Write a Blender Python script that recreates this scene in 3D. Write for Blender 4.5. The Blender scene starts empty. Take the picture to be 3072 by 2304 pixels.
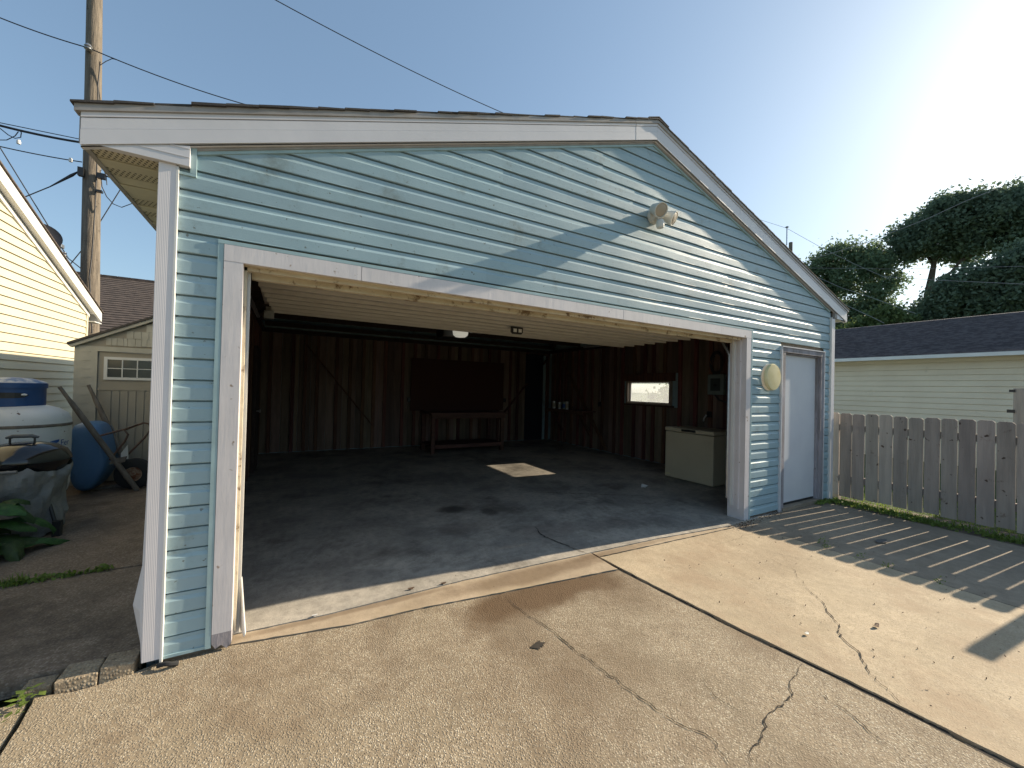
import bpy, bmesh, math, random
import numpy as np
from mathutils import Vector, Matrix
random.seed(7); rng = np.random.default_rng(7)
R = math.radians
sc = bpy.context.scene
col = sc.collection

# ------------------------------------------------------------------ camera
FPX = 1182.83; CAM = Vector((0.2333, -2.6592, 1.4712))
yaw, pitch, roll = R(29.608), R(0.649), R(1.4227)
fw = Vector((math.sin(yaw)*math.cos(pitch), math.cos(yaw)*math.cos(pitch), math.sin(pitch)))
rt0 = Vector((math.cos(yaw), -math.sin(yaw), 0)); up0 = rt0.cross(fw)
rt = math.cos(roll)*rt0 + math.sin(roll)*up0
up = -math.sin(roll)*rt0 + math.cos(roll)*up0
cd = bpy.data.cameras.new('camera'); cam = bpy.data.objects.new('camera', cd); col.objects.link(cam)
cd.sensor_width = 36; cd.lens = FPX/3072*36; cd.clip_start = 0.05; cd.clip_end = 2000
m = Matrix((rt, up, -fw)).transposed().to_4x4(); m.translation = CAM; cam.matrix_world = m
sc.camera = cam

# ------------------------------------------------------------------ light
SUN = Vector((1.0, -0.086, 0.475)).normalized()       # direction towards the sun
world = bpy.data.worlds.new('World'); sc.world = world; world.use_nodes = True
nt = world.node_tree; nt.nodes.clear()
wo = nt.nodes.new('ShaderNodeOutputWorld'); bg = nt.nodes.new('ShaderNodeBackground')
sk = nt.nodes.new('ShaderNodeTexSky'); sk.sky_type = 'NISHITA'; sk.sun_disc = False
sk.sun_elevation = math.asin(SUN.z); sk.sun_rotation = math.atan2(SUN.x, SUN.y)
sk.air_density = 1.0; sk.dust_density = 1.4; sk.ozone_density = 2.0; sk.altitude = 200
bg.inputs['Strength'].default_value = 0.15
gm = nt.nodes.new('ShaderNodeGamma'); gm.inputs[1].default_value = 0.67      # thin summer haze flattens the sky's range
tn = nt.nodes.new('ShaderNodeMix'); tn.data_type = 'RGBA'; tn.blend_type = 'MULTIPLY'; tn.inputs[0].default_value = 1; tn.inputs[7].default_value = (.88, 1.00, 1.05, 1)
nt.links.new(sk.outputs[0], gm.inputs[0]); nt.links.new(gm.outputs[0], tn.inputs[6]); nt.links.new(tn.outputs[2], bg.inputs[0]); nt.links.new(bg.outputs[0], wo.inputs[0])
sd = bpy.data.lights.new('sun', 'SUN'); so = bpy.data.objects.new('sun', sd); col.objects.link(so)
sd.energy = 4.6; sd.angle = R(0.5); sd.color = (1.0, 0.86, 0.66)
so.rotation_euler = (-SUN).to_track_quat('-Z', 'Y').to_euler(); so.location = (20, -2, 12)
sc.view_settings.view_transform = 'Standard'; sc.view_settings.look = 'None'
sc.view_settings.gamma = 1; sc.view_settings.use_curve_mapping = False
sc.view_settings.exposure = 0.9
sc.render.engine = 'CYCLES'
sc.cycles.max_bounces = 6; sc.cycles.diffuse_bounces = 2; sc.cycles.transparent_max_bounces = 16

# ------------------------------------------------------------------ helpers
def ray(px, py):
    return rt*((px-1536)/FPX) + up*((1152-py)/FPX) + fw
def at(px, py, ax, v):
    "world point where the sight line of a place in the photograph meets a plane"
    d = ray(px, py); t = (v-CAM[ax])/d[ax]
    return CAM + d*t

class MB:
    def __init__(s): s.v = []; s.f = []
    def add(s, vs, fs):
        o = len(s.v); s.v += [tuple(x) for x in vs]; s.f += [tuple(i+o for i in f) for f in fs]; return s
    def box(s, x0, x1, y0, y1, z0, z1):
        return s.add([(x0,y0,z0),(x1,y0,z0),(x1,y1,z0),(x0,y1,z0),(x0,y0,z1),(x1,y0,z1),(x1,y1,z1),(x0,y1,z1)],
                     [(0,3,2,1),(4,5,6,7),(0,1,5,4),(1,2,6,5),(2,3,7,6),(3,0,4,7)])
    def bar(s, p, q, w, h, upv=(0,0,1)):
        p = Vector(p); q = Vector(q); d = (q-p).normalized(); u = Vector(upv)
        a = d.cross(u).normalized()
        if a.length < .5: a = Vector((1,0,0))
        b = a.cross(d).normalized(); a = a*w/2; b = b*h/2
        vs = [c+e for c in (p, q) for e in (-a-b, a-b, a+b, -a+b)]
        return s.add(vs, [(0,3,2,1),(4,5,6,7),(0,1,5,4),(1,2,6,5),(2,3,7,6),(3,0,4,7)])
    def prism(s, poly, d):
        "poly: list of 3d points in a plane, d: extrusion vector"
        d = Vector(d); n = len(poly); vs = [Vector(p) for p in poly]; vs += [v+d for v in vs[:n]]
        fs = [tuple(range(n-1,-1,-1)), tuple(range(n, 2*n))]+[(i,(i+1)%n,(i+1)%n+n,i+n) for i in range(n)]
        return s.add(vs, fs)
    def tube(s, pts, r, n=8, cap=True):
        pts = [Vector(p) for p in pts]; rs = r if isinstance(r, (list, tuple)) else [r]*len(pts)
        o = []; prev = None
        for i, p in enumerate(pts):
            d = (pts[min(i+1, len(pts)-1)]-pts[max(i-1, 0)]).normalized()
            a = prev if prev is not None else (Vector((0,0,1)) if abs(d.z) < .9 else Vector((1,0,0)))
            a = (a - d*a.dot(d)).normalized(); prev = a; b = d.cross(a)
            o += [p+(a*math.cos(2*math.pi*k/n)+b*math.sin(2*math.pi*k/n))*rs[i] for k in range(n)]
        fs = [(i*n+k, i*n+(k+1)%n, (i+1)*n+(k+1)%n, (i+1)*n+k) for i in range(len(pts)-1) for k in range(n)]
        if cap: fs += [tuple(range(n-1,-1,-1)), tuple((len(pts)-1)*n+k for k in range(n))]
        return s.add(o, fs)
    def lathe(s, prof, c, n=32, axis='z', rot=None):
        "prof: (radius, height) pairs about a local axis; c centre"
        vs = []; M = rot if rot is not None else Matrix.Identity(3)
        if axis == 'y': M = Matrix(((1,0,0),(0,0,-1),(0,1,0)))
        if axis == 'x': M = Matrix(((0,0,1),(0,1,0),(-1,0,0)))
        for r_, h in prof:
            for k in range(n):
                a = 2*math.pi*k/n; vs.append(Vector(c)+M@Vector((r_*math.cos(a), r_*math.sin(a), h)))
        fs = [(i*n+k, i*n+(k+1)%n, (i+1)*n+(k+1)%n, (i+1)*n+k) for i in range(len(prof)-1) for k in range(n)]
        if prof[0][0] > 1e-5: fs.append(tuple(range(n-1,-1,-1)))
        if prof[-1][0] > 1e-5: fs.append(tuple((len(prof)-1)*n+k for k in range(n)))
        return s.add(vs, fs)
    def build(s, name, mat, parent=None, smooth=False, sharp=38, kind=None, label=None, bevel=0):
        me = bpy.data.meshes.new(name); me.from_pydata(s.v, [], s.f); me.update()
        bm = bmesh.new(); bm.from_mesh(me)
        bmesh.ops.remove_doubles(bm, verts=bm.verts, dist=1e-6)
        bmesh.ops.recalc_face_normals(bm, faces=bm.faces)
        bm.to_mesh(me); bm.free()
        if smooth:
            me.polygons.foreach_set('use_smooth', [True]*len(me.polygons))
            try: me.set_sharp_from_angle(angle=R(sharp))
            except Exception: pass
        me.materials.append(mat)
        o = bpy.data.objects.new(name, me); col.objects.link(o)
        if parent is not None:
            o.parent = parent; o.matrix_parent_inverse = Matrix.Translation(-parent_origin(parent))
        if kind: o['kind'] = kind
        if label: o['label'] = label
        if bevel:
            b = o.modifiers.new('bevel', 'BEVEL'); b.width = bevel; b.segments = 2; b.limit_method = 'ANGLE'
        return o
def parent_origin(p):
    v = Vector((0,0,0)); q = p
    while q is not None:
        v = v + q.location; q = q.parent
        if q is not None: v = v - parent_origin(q)  # inverse already applied
    return v if p.parent is None else Vector((0,0,0))+p.location
def thing(name, label, cat, loc=(0,0,0), group=None):
    o = bpy.data.objects.new(name, None); col.objects.link(o); o.location = loc
    o.empty_display_size = .2; tag(o, label, cat, group); return o
def tag(o, label, cat, group=None):
    o['label'] = label; o['category'] = cat
    if group: o['group'] = group
    return o
def boxo(name, b, mat, parent=None, **k):
    return MB().box(*b).build(name, mat, parent, **k)

# ------------------------------------------------------------------ materials
MATS = {}
def mk(name, c1, c2=None, scale=4, stretch=(1,1,1), rough=.6, bump=.0, bscale=60, bstretch=None, detail=5,
       dirt=None, dirt_scale=3, dirt_lo=.55, dirt_hi=.75, rnd=0.0, spec=.5, metal=0, speck=None, speck_scale=60, trans=0, contrast=(.3,.7), bdist=.01):
    m = bpy.data.materials.new(name); m.use_nodes = True; t = m.node_tree; N = t.nodes; L = t.links
    b = N['Principled BSDF']; b.inputs['Roughness'].default_value = rough; b.inputs['Metallic'].default_value = metal
    b.inputs['Specular IOR Level'].default_value = spec
    geo = N.new('ShaderNodeNewGeometry'); pos = geo.outputs['Position']
    def mp(st):
        n = N.new('ShaderNodeMapping'); L.new(pos, n.inputs['Vector']); n.inputs['Scale'].default_value = st; return n.outputs[0]
    def noise(sc_, st=(1,1,1), det=detail, ro=.6):
        n = N.new('ShaderNodeTexNoise'); n.inputs['Scale'].default_value = sc_; n.inputs['Detail'].default_value = det
        n.inputs['Roughness'].default_value = ro; L.new(mp(st), n.inputs['Vector']); return n.outputs['Fac']
    def ramp(f, lo, hi):
        n = N.new('ShaderNodeMapRange'); n.interpolation_type = 'SMOOTHSTEP'; L.new(f, n.inputs[0]); n.inputs[1].default_value = lo; n.inputs[2].default_value = hi; return n.outputs[0]
    def mix(f, a, b_):
        n = N.new('ShaderNodeMix'); n.data_type = 'RGBA'
        if isinstance(f, float): n.inputs[0].default_value = f
        else: L.new(f, n.inputs[0])
        for i, c in ((6, a), (7, b_)):
            if isinstance(c, tuple): n.inputs[i].default_value = (*c, 1)
            else: L.new(c, n.inputs[i])
        return n.outputs[2]
    c2 = c2 or tuple(x*.8 for x in c1)
    c = mix(ramp(noise(scale, stretch), *contrast), c1, c2)
    if rnd:
        oi = N.new('ShaderNodeObjectInfo'); mr = N.new('ShaderNodeMapRange'); L.new(oi.outputs['Random'], mr.inputs[0])
        h_r = N.new('ShaderNodeMapRange'); hm = N.new('ShaderNodeMath'); hm.operation = 'FRACT'; hk = N.new('ShaderNodeMath'); hk.operation = 'MULTIPLY'; hk.inputs[1].default_value = 7.31; L.new(oi.outputs['Random'], hk.inputs[0]); L.new(hk.outputs[0], hm.inputs[0]); L.new(hm.outputs[0], h_r.inputs[0]); h_r.inputs[3].default_value = .5-.09*rnd; h_r.inputs[4].default_value = .5+.06*rnd; mr.inputs[3].default_value = 1-rnd; mr.inputs[4].default_value = 1+rnd
        h = N.new('ShaderNodeHueSaturation'); L.new(c, h.inputs['Color']); L.new(mr.outputs[0], h.inputs['Value']); L.new(h_r.outputs[0], h.inputs['Hue']); c = h.outputs[0]
    if dirt: c = mix(ramp(noise(dirt_scale, det=8, ro=.7), dirt_lo, dirt_hi), c, dirt)
    if speck: c = mix(ramp(noise(speck_scale, det=2), .68, .74), c, speck)
    L.new(c, b.inputs['Base Color'])
    if bump:
        bn = N.new('ShaderNodeBump'); bn.inputs['Strength'].default_value = bump; bn.inputs['Distance'].default_value = bdist
        L.new(noise(bscale, bstretch or (1,1,1), 6), bn.inputs['Height']); L.new(bn.outputs[0], b.inputs['Normal'])
    if trans:
        tr = N.new('ShaderNodeBsdfTranslucent'); L.new(c, tr.inputs[0]); ms = N.new('ShaderNodeMixShader'); ms.inputs[0].default_value = trans
        L.new(b.outputs[0], ms.inputs[1]); L.new(tr.outputs[0], ms.inputs[2]); L.new(ms.outputs[0], N['Material Output'].inputs[0])
    MATS[name] = m; return m

def concrete(name, ca, cb, stone=None, stone_scale=85, cell=.5, stain=None, wet=None, spots=True, bump=.35, rough=.85):
    "ca/cb base tints, stone: aggregate colours, wet: list of (x, y, rx, ry, strength)"
    m = bpy.data.materials.new(name); m.use_nodes = True; t = m.node_tree; N = t.nodes; L = t.links
    b = N['Principled BSDF']; b.inputs['Roughness'].default_value = rough; b.inputs['Specular IOR Level'].default_value = .25
    geo = N.new('ShaderNodeNewGeometry'); pos = geo.outputs['Position']
    def noise(s, det=6, ro=.6, v=None):
        n = N.new('ShaderNodeTexNoise'); n.inputs['Scale'].default_value = s; n.inputs['Detail'].default_value = det; n.inputs['Roughness'].default_value = ro
        L.new(v or pos, n.inputs['Vector']); return n.outputs['Fac']
    def rmp(f, lo, hi, a=0., z=1.):
        n = N.new('ShaderNodeMapRange'); n.interpolation_type = 'SMOOTHSTEP'; L.new(f, n.inputs[0]); n.inputs[1].default_value = lo; n.inputs[2].default_value = hi
        n.inputs[3].default_value = a; n.inputs[4].default_value = z; return n.outputs[0]
    def mix(f, a, b_, mode='MIX'):
        n = N.new('ShaderNodeMix'); n.data_type = 'RGBA'; n.blend_type = mode
        if isinstance(f, float): n.inputs[0].default_value = f
        else: L.new(f, n.inputs[0])
        for i, c in ((6, a), (7, b_)):
            if isinstance(c, tuple): n.inputs[i].default_value = (*c, 1)
            else: L.new(c, n.inputs[i])
        return n.outputs[2]
    def math_(op, a, b_=None):
        n = N.new('ShaderNodeMath'); n.operation = op; n.use_clamp = False
        for i, x in enumerate((a, b_)):
            if x is None: continue
            if isinstance(x, (int, float)): n.inputs[i].default_value = x
            else: L.new(x, n.inputs[i])
        return n.outputs[0]
    c = mix(rmp(noise(1.3, 8, .65), .35, .68), ca, cb); c = mix(rmp(noise(1.1, 7, .7), .46, .62, 0., .6), c, tuple(x*1.28 for x in ca))
    c = mix(rmp(noise(14, 8, .7), .35, .75, 0, .5), c, tuple(x*.62 for x in cb))
    hgt = noise(160, 3); c = mix(rmp(noise(260, 2, .8), .38, .62, 0., .42), c, tuple(x*.55 for x in cb)); c = mix(rmp(noise(230, 2, .8), .56, .70, 0., .35), c, tuple(min(.8,x*1.5) for x in ca))
    if stone:
        vo = N.new('ShaderNodeTexVoronoi'); vo.inputs['Scale'].default_value = stone_scale; L.new(pos, vo.inputs['Vector'])
        sepc = N.new('ShaderNodeSeparateColor'); L.new(vo.outputs['Color'], sepc.inputs[0])
        cr = N.new('ShaderNodeValToRGB'); cr.color_ramp.interpolation = 'LINEAR'
        e = cr.color_ramp.elements; e[0].position = 0; e[0].color = (*stone[0], 1); e[1].position = 1; e[1].color = (*stone[-1], 1)
        for i, s_ in enumerate(stone[1:-1]):
            q = e.new((i+1)/(len(stone)-1)); q.color = (*s_, 1)
        L.new(sepc.outputs[0], cr.inputs[0])
        inner = rmp(vo.outputs['Distance'], .35, .7, 1., 0.)
        expo = rmp(noise(2.2, 5), .3, .6, .35, 1.)          # where the paste has worn off
        c = mix(math_('MULTIPLY', math_('MULTIPLY', inner, expo), cell), c, cr.outputs[0])
        hgt = math_('ADD', math_('MULTIPLY', rmp(vo.outputs['Distance'], .1, .6, 1., 0.), 1.), math_('MULTIPLY', hgt, .5))
    if stain: c = mix(rmp(noise(.9, 9, .75), .48, .66, 0, .85), c, stain)
    if wet:
        sep = N.new('ShaderNodeSeparateXYZ'); L.new(pos, sep.inputs[0])
        wob = math_('MULTIPLY', math_('SUBTRACT', noise(2.5, 4), .5), 1.0)
        tot = None
        for (x, y, rx, ry, s_, colr) in wet:
            dx = math_('POWER', math_('ABSOLUTE', math_('DIVIDE', math_('SUBTRACT', sep.outputs[0], x), rx)), 2.)
            dy = math_('POWER', math_('ABSOLUTE', math_('DIVIDE', math_('SUBTRACT', sep.outputs[1], y), ry)), 2.)
            d = math_('ADD', math_('SQRT', math_('ADD', dx, dy)), math_('MULTIPLY', wob, 1.6))
            c = mix(rmp(d, .45, 1.25, s_, 0.), c, colr)
    if spots: c = mix(rmp(noise(42, 2), .70, .75, 0, .75), c, (.05,.04,.03))
    L.new(c, b.inputs['Base Color'])
    bn = N.new('ShaderNodeBump'); bn.inputs['Strength'].default_value = bump; bn.inputs['Distance'].default_value = .004
    L.new(hgt, bn.inputs['Height'])
    b2 = N.new('ShaderNodeBump'); b2.inputs['Strength'].default_value = .5; b2.inputs['Distance'].default_value = .03
    L.new(noise(1.6, 4), b2.inputs['Height']); L.new(b2.outputs[0], bn.inputs['Normal']); L.new(bn.outputs[0], b.inputs['Normal'])
    return m

M_sid = mk('teal_vinyl', (.325,.445,.485), (.29,.405,.445), scale=1.5, rough=.5, bump=.12, bscale=40, bstretch=(.6,1,9), dirt=(.22,.28,.28), dirt_scale=3.2, dirt_lo=.53, dirt_hi=.72, rnd=.05, speck=(.17,.20,.19), speck_scale=34, spec=.5)
M_jch = mk('teal_channel', (.36,.50,.52), rough=.4, rnd=.04)
M_trim = mk('painted_trim', (.69,.645,.64), (.62,.58,.575), scale=3, rough=.5, bump=.15, bscale=25, bstretch=(1,1,.15), dirt=(.42,.39,.36), dirt_scale=7, dirt_lo=.62, dirt_hi=.85, speck=(.3,.22,.16), speck_scale=16)
M_alu = mk('grey_white_aluminium', (.67,.65,.66), (.61,.595,.605), scale=2, rough=.45, bump=.08, bscale=6, dirt=(.42,.42,.42), dirt_scale=4, dirt_lo=.6, dirt_hi=.9, spec=.6)
M_drip = mk('drip_edge_metal', (.36,.34,.32), (.28,.26,.24), scale=8, rough=.5)
M_flute = mk('fluted_vinyl', (.76,.72,.72), (.71,.67,.67), scale=2, rough=.5, dirt=(.45,.43,.42), dirt_scale=3, dirt_lo=.62, dirt_hi=.9)
M_yel = mk('aged_paint', (.66,.59,.44), (.55,.47,.33), scale=5, rough=.6, dirt=(.20,.13,.07), dirt_scale=9, dirt_lo=.54, dirt_hi=.64, bump=.3, bscale=30)
M_weath = mk('weathered_frame', (.36,.33,.35), (.20,.18,.18), scale=7, stretch=(1,1,.25), rough=.7, dirt=(.07,.05,.045), dirt_scale=14, dirt_lo=.6, dirt_hi=.75, bump=.5, bscale=40, bstretch=(1,1,.2))
M_door = mk('white_door_skin', (.70,.70,.71), (.64,.64,.66), scale=2, rough=.35, dirt=(.4,.4,.42), dirt_scale=5, dirt_lo=.65, dirt_hi=.95)
M_odoor = mk('overhead_door_paint', (.56,.53,.47), (.50,.47,.41), scale=4, rough=.5, dirt=(.22,.15,.09), dirt_scale=6, dirt_lo=.66, dirt_hi=.8)
M_soff = mk('cream_soffit', (.66,.60,.44), rough=.5, dirt=(.4,.34,.22), dirt_scale=3, dirt_lo=.6, dirt_hi=.9)
M_shin = mk('dark_shingle', (.055,.05,.048), (.035,.033,.032), scale=20, rough=.9, bump=.6, bscale=200, rnd=.25)
M_brsh = mk('brown_shingle', (.125,.095,.08), (.075,.058,.05), scale=5, stretch=(1.2,3,3), contrast=(.4,.6), rough=.9, bump=.6, bscale=90, rnd=.2)
M_grsh = mk('grey_brown_shingle', (.135,.12,.13), (.08,.07,.078), scale=5, stretch=(3,1.2,3), rough=.9, contrast=(.4,.6), bump=.6, bscale=90, dirt=(.15,.13,.12), dirt_scale=6, dirt_lo=.55, dirt_hi=.8)
M_bl = mk('pale_board', (.21,.155,.115), (.14,.105,.075), scale=6, stretch=(3,3,.3), rough=.8, rnd=.35, dirt=(.06,.03,.02), dirt_scale=18, dirt_lo=.68, dirt_hi=.76)
M_br = mk('reddish_stud', (.17,.08,.05), (.09,.04,.028), scale=8, stretch=(3,3,.3), rough=.8, rnd=.35, dirt=(.03,.015,.01), dirt_scale=18, dirt_lo=.66, dirt_hi=.74)
M_osb = mk('strand_board', (.085,.03,.018), (.045,.016,.011), scale=30, stretch=(1,1,3), rough=.8)
M_rough = mk('dark_rafter', (.05,.035,.028), (.03,.02,.017), scale=5, stretch=(4,.4,4), rough=.9)
M_cream = mk('cream_siding', (.62,.57,.41), (.58,.53,.38), scale=2, rough=.5, dirt=(.46,.44,.34), dirt_scale=2, dirt_lo=.6, dirt_hi=.95, bump=.05, bscale=60)
M_cream2 = mk('pale_yellow_siding', (.78,.66,.49), (.73,.61,.45), scale=2, rough=.55, dirt=(.36,.32,.24), dirt_scale=2.5, dirt_lo=.62, dirt_hi=.8)
M_white = mk('white_paint', (.72,.71,.68), (.66,.65,.62), scale=3, rough=.4)
M_picket = mk('grey_cedar', (.43,.365,.305), (.31,.265,.225), scale=9, stretch=(1.5,1.5,.14), rough=.85, rnd=.22, bump=.5, bscale=60, bstretch=(2,2,.08), dirt=(.13,.075,.05), dirt_scale=6, dirt_lo=.6, dirt_hi=.74, speck=(.09,.055,.04), speck_scale=13)
M_pole = mk('old_pole_wood', (.23,.19,.145), (.12,.10,.078), scale=8, stretch=(3,3,.25), rough=.9, bump=.9, bscale=22, bstretch=(3,3,.2), dirt=(.05,.04,.03), dirt_scale=9, dirt_lo=.6, dirt_hi=.7, bdist=.02)
M_handle = mk('weathered_handle', (.20,.17,.14), (.12,.10,.08), scale=9, stretch=(2,2,.5), rough=.85, bump=.4, bscale=40)
M_bench = mk('bench_wood', (.13,.065,.045), (.08,.04,.03), scale=6, stretch=(.4,3,3), rough=.8, rnd=.2)
M_blk = mk('black_metal', (.02,.02,.021), rough=.4)
M_enamel = mk('black_enamel', (.012,.012,.014), rough=.12, spec=.7)
M_rub = mk('rubber', (.025,.025,.025), rough=.8)
M_wire = mk('cable_black', (.03,.03,.035), rough=.6)
M_steel = mk('galvanised_steel', (.45,.46,.47), (.35,.36,.37), scale=20, rough=.35, metal=.8)
M_rust = mk('rusty_steel', (.42,.33,.24), (.18,.08,.04), scale=14, rough=.7, dirt=(.2,.06,.02), dirt_scale=16, dirt_lo=.5, dirt_hi=.6)
M_tank = mk('tank_paint', (.68,.68,.67), (.60,.61,.60), scale=3, rough=.45, dirt=(.33,.32,.30), dirt_scale=7, dirt_lo=.6, dirt_hi=.8, speck=(.12,.07,.05), speck_scale=20, bump=.2, bscale=60)
M_blue = mk('blue_plastic', (.012,.06,.19), (.01,.05,.16), scale=3, rough=.4)
M_lidtop = mk('sun_bleached_blue', (.45,.47,.50), (.10,.17,.32), scale=9, rough=.6, contrast=(.42,.58))
M_tray = mk('blue_tray_plastic', (.09,.20,.37), (.075,.17,.33), scale=2, rough=.45, dirt=(.16,.22,.3), dirt_scale=4, dirt_lo=.6, dirt_hi=.9)
M_logo = mk('logo_blue', (.01,.08,.30), (.01,.07,.27), rough=.5)
M_tarp = mk('grey_vinyl_cover', (.24,.24,.235), (.16,.16,.155), scale=6, rough=.55, bump=.8, bscale=9, bdist=.03)
M_shed = mk('shed_taupe', (.36,.32,.255), (.33,.295,.235), scale=3, rough=.6, bump=.1, bscale=50, bstretch=(4,4,.3))
M_shedl = mk('shed_light_trim', (.50,.475,.40), rough=.55)
M_shedr = mk('shed_roof', (.075,.065,.06), rough=.8)
M_glassd = mk('dark_pane', (.06,.065,.06), rough=.12, spec=.6)
M_freez = mk('almond_enamel', (.62,.54,.38), (.58,.50,.35), scale=2, rough=.35, dirt=(.30,.25,.18), dirt_scale=4, dirt_lo=.66, dirt_hi=.85)
M_panel = mk('grey_green_steel', (.22,.27,.26), rough=.5)
M_lampb = mk('yellowed_plastic', (.74,.66,.40), (.66,.57,.30), scale=7, rough=.35)
M_flood = mk('white_plastic', (.68,.66,.60), (.62,.60,.53), scale=12, rough=.4, dirt=(.3,.26,.2), dirt_scale=20, dirt_lo=.62, dirt_hi=.75)
M_lens = mk('frosted_lens', (.42,.36,.28), (.38,.32,.25), rough=.3)
M_leafl = mk('burdock_leaf', (.055,.13,.028), (.03,.075,.018), scale=22, rough=.55, rnd=.35, trans=.2, bump=.6, bscale=45, speck=(.10,.12,.04), speck_scale=50)
M_grass = mk('grass_blades', (.22,.30,.06), (.12,.18,.035), scale=12, rough=.6, trans=.4)
M_leafA = mk('tree_leaves', (.21,.28,.16), (.13,.19,.105), scale=1.2, rough=.6, trans=.45, spec=.3)
M_leafB = mk('tree_leaves_dark', (.19,.25,.165), (.12,.17,.11), scale=1.0, rough=.6, trans=.42, spec=.3)
M_leafC = mk('shrub_leaves_light', (.17,.22,.08), (.09,.13,.045), scale=2.0, rough=.6, trans=.4, spec=.3)
M_bark = mk('bark', (.12,.09,.07), (.07,.055,.045), scale=4, stretch=(3,3,.4), rough=.95)
M_crack = mk('dark_crevice_soil', (.03,.025,.02), (.05,.04,.03), scale=40, rough=1)
M_dirt = mk('soil', (.17,.135,.095), (.09,.07,.05), scale=6, rough=1, bump=.8, bscale=40)
M_dead = mk('dry_leaf', (.12,.07,.04), (.07,.04,.025), rough=.8)
M_lawn = mk('lawn', (.06,.095,.022), (.045,.07,.018), scale=3, rough=.95, bump=1, bscale=60, bdist=.03)
M_card = mk('grey_shingle_scrap', (.14,.13,.12), rough=.9)
M_lamp = bpy.data.materials.new('opener_lamp_lens'); M_lamp.use_nodes = True
_b = M_lamp.node_tree.nodes['Principled BSDF']; _b.inputs['Base Color'].default_value = (.8,.8,.72,1); _b.inputs['Emission Color'].default_value = (1,.97,.82,1); _b.inputs['Emission Strength'].default_value = .18; _b.inputs['Roughness'].default_value = .3
# window pane: dusty glass
M_glass = bpy.data.materials.new('dusty_glass'); M_glass.use_nodes = True; _t = M_glass.node_tree
_tr = _t.nodes.new('ShaderNodeBsdfTransparent'); _mx = _t.nodes.new('ShaderNodeMixShader'); _tl = _t.nodes.new('ShaderNodeBsdfTranslucent'); _tl.inputs[0].default_value = (.8,.82,.85,1)
_gl = _t.nodes.new('ShaderNodeBsdfGlossy'); _gl.inputs['Roughness'].default_value = .05; _mx2 = _t.nodes.new('ShaderNodeMixShader')
_mx.inputs[0].default_value = .18; _mx2.inputs[0].default_value = .06
_t.links.new(_tr.outputs[0], _mx.inputs[1]); _t.links.new(_tl.outputs[0], _mx.inputs[2]); _t.links.new(_mx.outputs[0], _mx2.inputs[1]); _t.links.new(_gl.outputs[0], _mx2.inputs[2]); _t.links.new(_mx2.outputs[0], _t.nodes['Material Output'].inputs[0])
# fluting and soffit perforations
def wave_bump(m, axis, freq, strength, dist):
    t = m.node_tree; N = t.nodes; L = t.links; g = N.new('ShaderNodeNewGeometry'); s = N.new('ShaderNodeSeparateXYZ'); L.new(g.outputs['Position'], s.inputs[0])
    mu = N.new('ShaderNodeMath'); mu.operation = 'MULTIPLY'; L.new(s.outputs[axis], mu.inputs[0]); mu.inputs[1].default_value = freq*2*math.pi
    si = N.new('ShaderNodeMath'); si.operation = 'SINE'; L.new(mu.outputs[0], si.inputs[0])
    bn = N.new('ShaderNodeBump'); bn.inputs['Strength'].default_value = strength; bn.inputs['Distance'].default_value = dist
    L.new(si.outputs[0], bn.inputs['Height']); L.new(bn.outputs[0], N['Principled BSDF'].inputs['Normal'])
wave_bump(M_flute, 0, 150, .22, .0006)
M_vent = mk('perforated_soffit', (.58,.52,.37), rough=.5)
_t = M_vent.node_tree; _N = _t.nodes; _L = _t.links; _g = _N.new('ShaderNodeNewGeometry'); _s = _N.new('ShaderNodeSeparateXYZ'); _L.new(_g.outputs['Position'], _s.inputs[0])
def _sn(ax, f):
    a = _N.new('ShaderNodeMath'); a.operation = 'MULTIPLY'; _L.new(_s.outputs[ax], a.inputs[0]); a.inputs[1].default_value = f*2*math.pi
    b = _N.new('ShaderNodeMath'); b.operation = 'SINE'; _L.new(a.outputs[0], b.inputs[0]); return b.outputs[0]
_m1 = _N.new('ShaderNodeMath'); _m1.operation = 'MULTIPLY'; _L.new(_sn(0, 45), _m1.inputs[0]); _L.new(_sn(1, 22), _m1.inputs[1])
_gt = _N.new('ShaderNodeMath'); _gt.operation = 'GREATER_THAN'; _L.new(_m1.outputs[0], _gt.inputs[0]); _gt.inputs[1].default_value = .25
_mix = _N.new('ShaderNodeMix'); _mix.data_type = 'RGBA'; _L.new(_gt.outputs[0], _mix.inputs[0]); _mix.inputs[6].default_value = (.58,.52,.37,1); _mix.inputs[7].default_value = (.10,.08,.05,1)
_L.new(_mix.outputs[2], _N['Principled BSDF'].inputs['Base Color'])

WET = (.145,.095,.055)
M_aggr = concrete('exposed_aggregate', (.36,.29,.20), (.29,.23,.155), stone=[(.17,.13,.09),(.34,.275,.195),(.50,.43,.32),(.24,.185,.13),(.60,.53,.41),(.31,.25,.175)], stone_scale=120, cell=.95, stain=(.22,.165,.11),
                  wet=[(1.85,-.30,.75,.22,1.,WET),(2.25,-.22,.6,.26,.9,WET),(2.4,-.5,.30,.35,.5,WET),(1.45,-1.0,.6,.5,.25,WET)], bump=.6)
M_tan = concrete('worn_tan_concrete', (.55,.45,.31), (.46,.37,.25), stone=[(.24,.18,.12),(.44,.35,.25),(.60,.50,.38)], stone_scale=120, cell=.5, stain=(.38,.285,.19), bump=.3,
                 wet=[(4.05,-.75,.5,.3,.35,(.27,.20,.13))])
M_apron = concrete('apron_concrete', (.49,.395,.285), (.43,.34,.24), stone=None, wet=[(2.0,-.02,.9,.12,.65,WET),(.7,.08,.7,.035,.5,WET),(3.0,.02,.8,.05,.4,WET)], stain=(.42,.33,.22), bump=.25)
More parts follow.
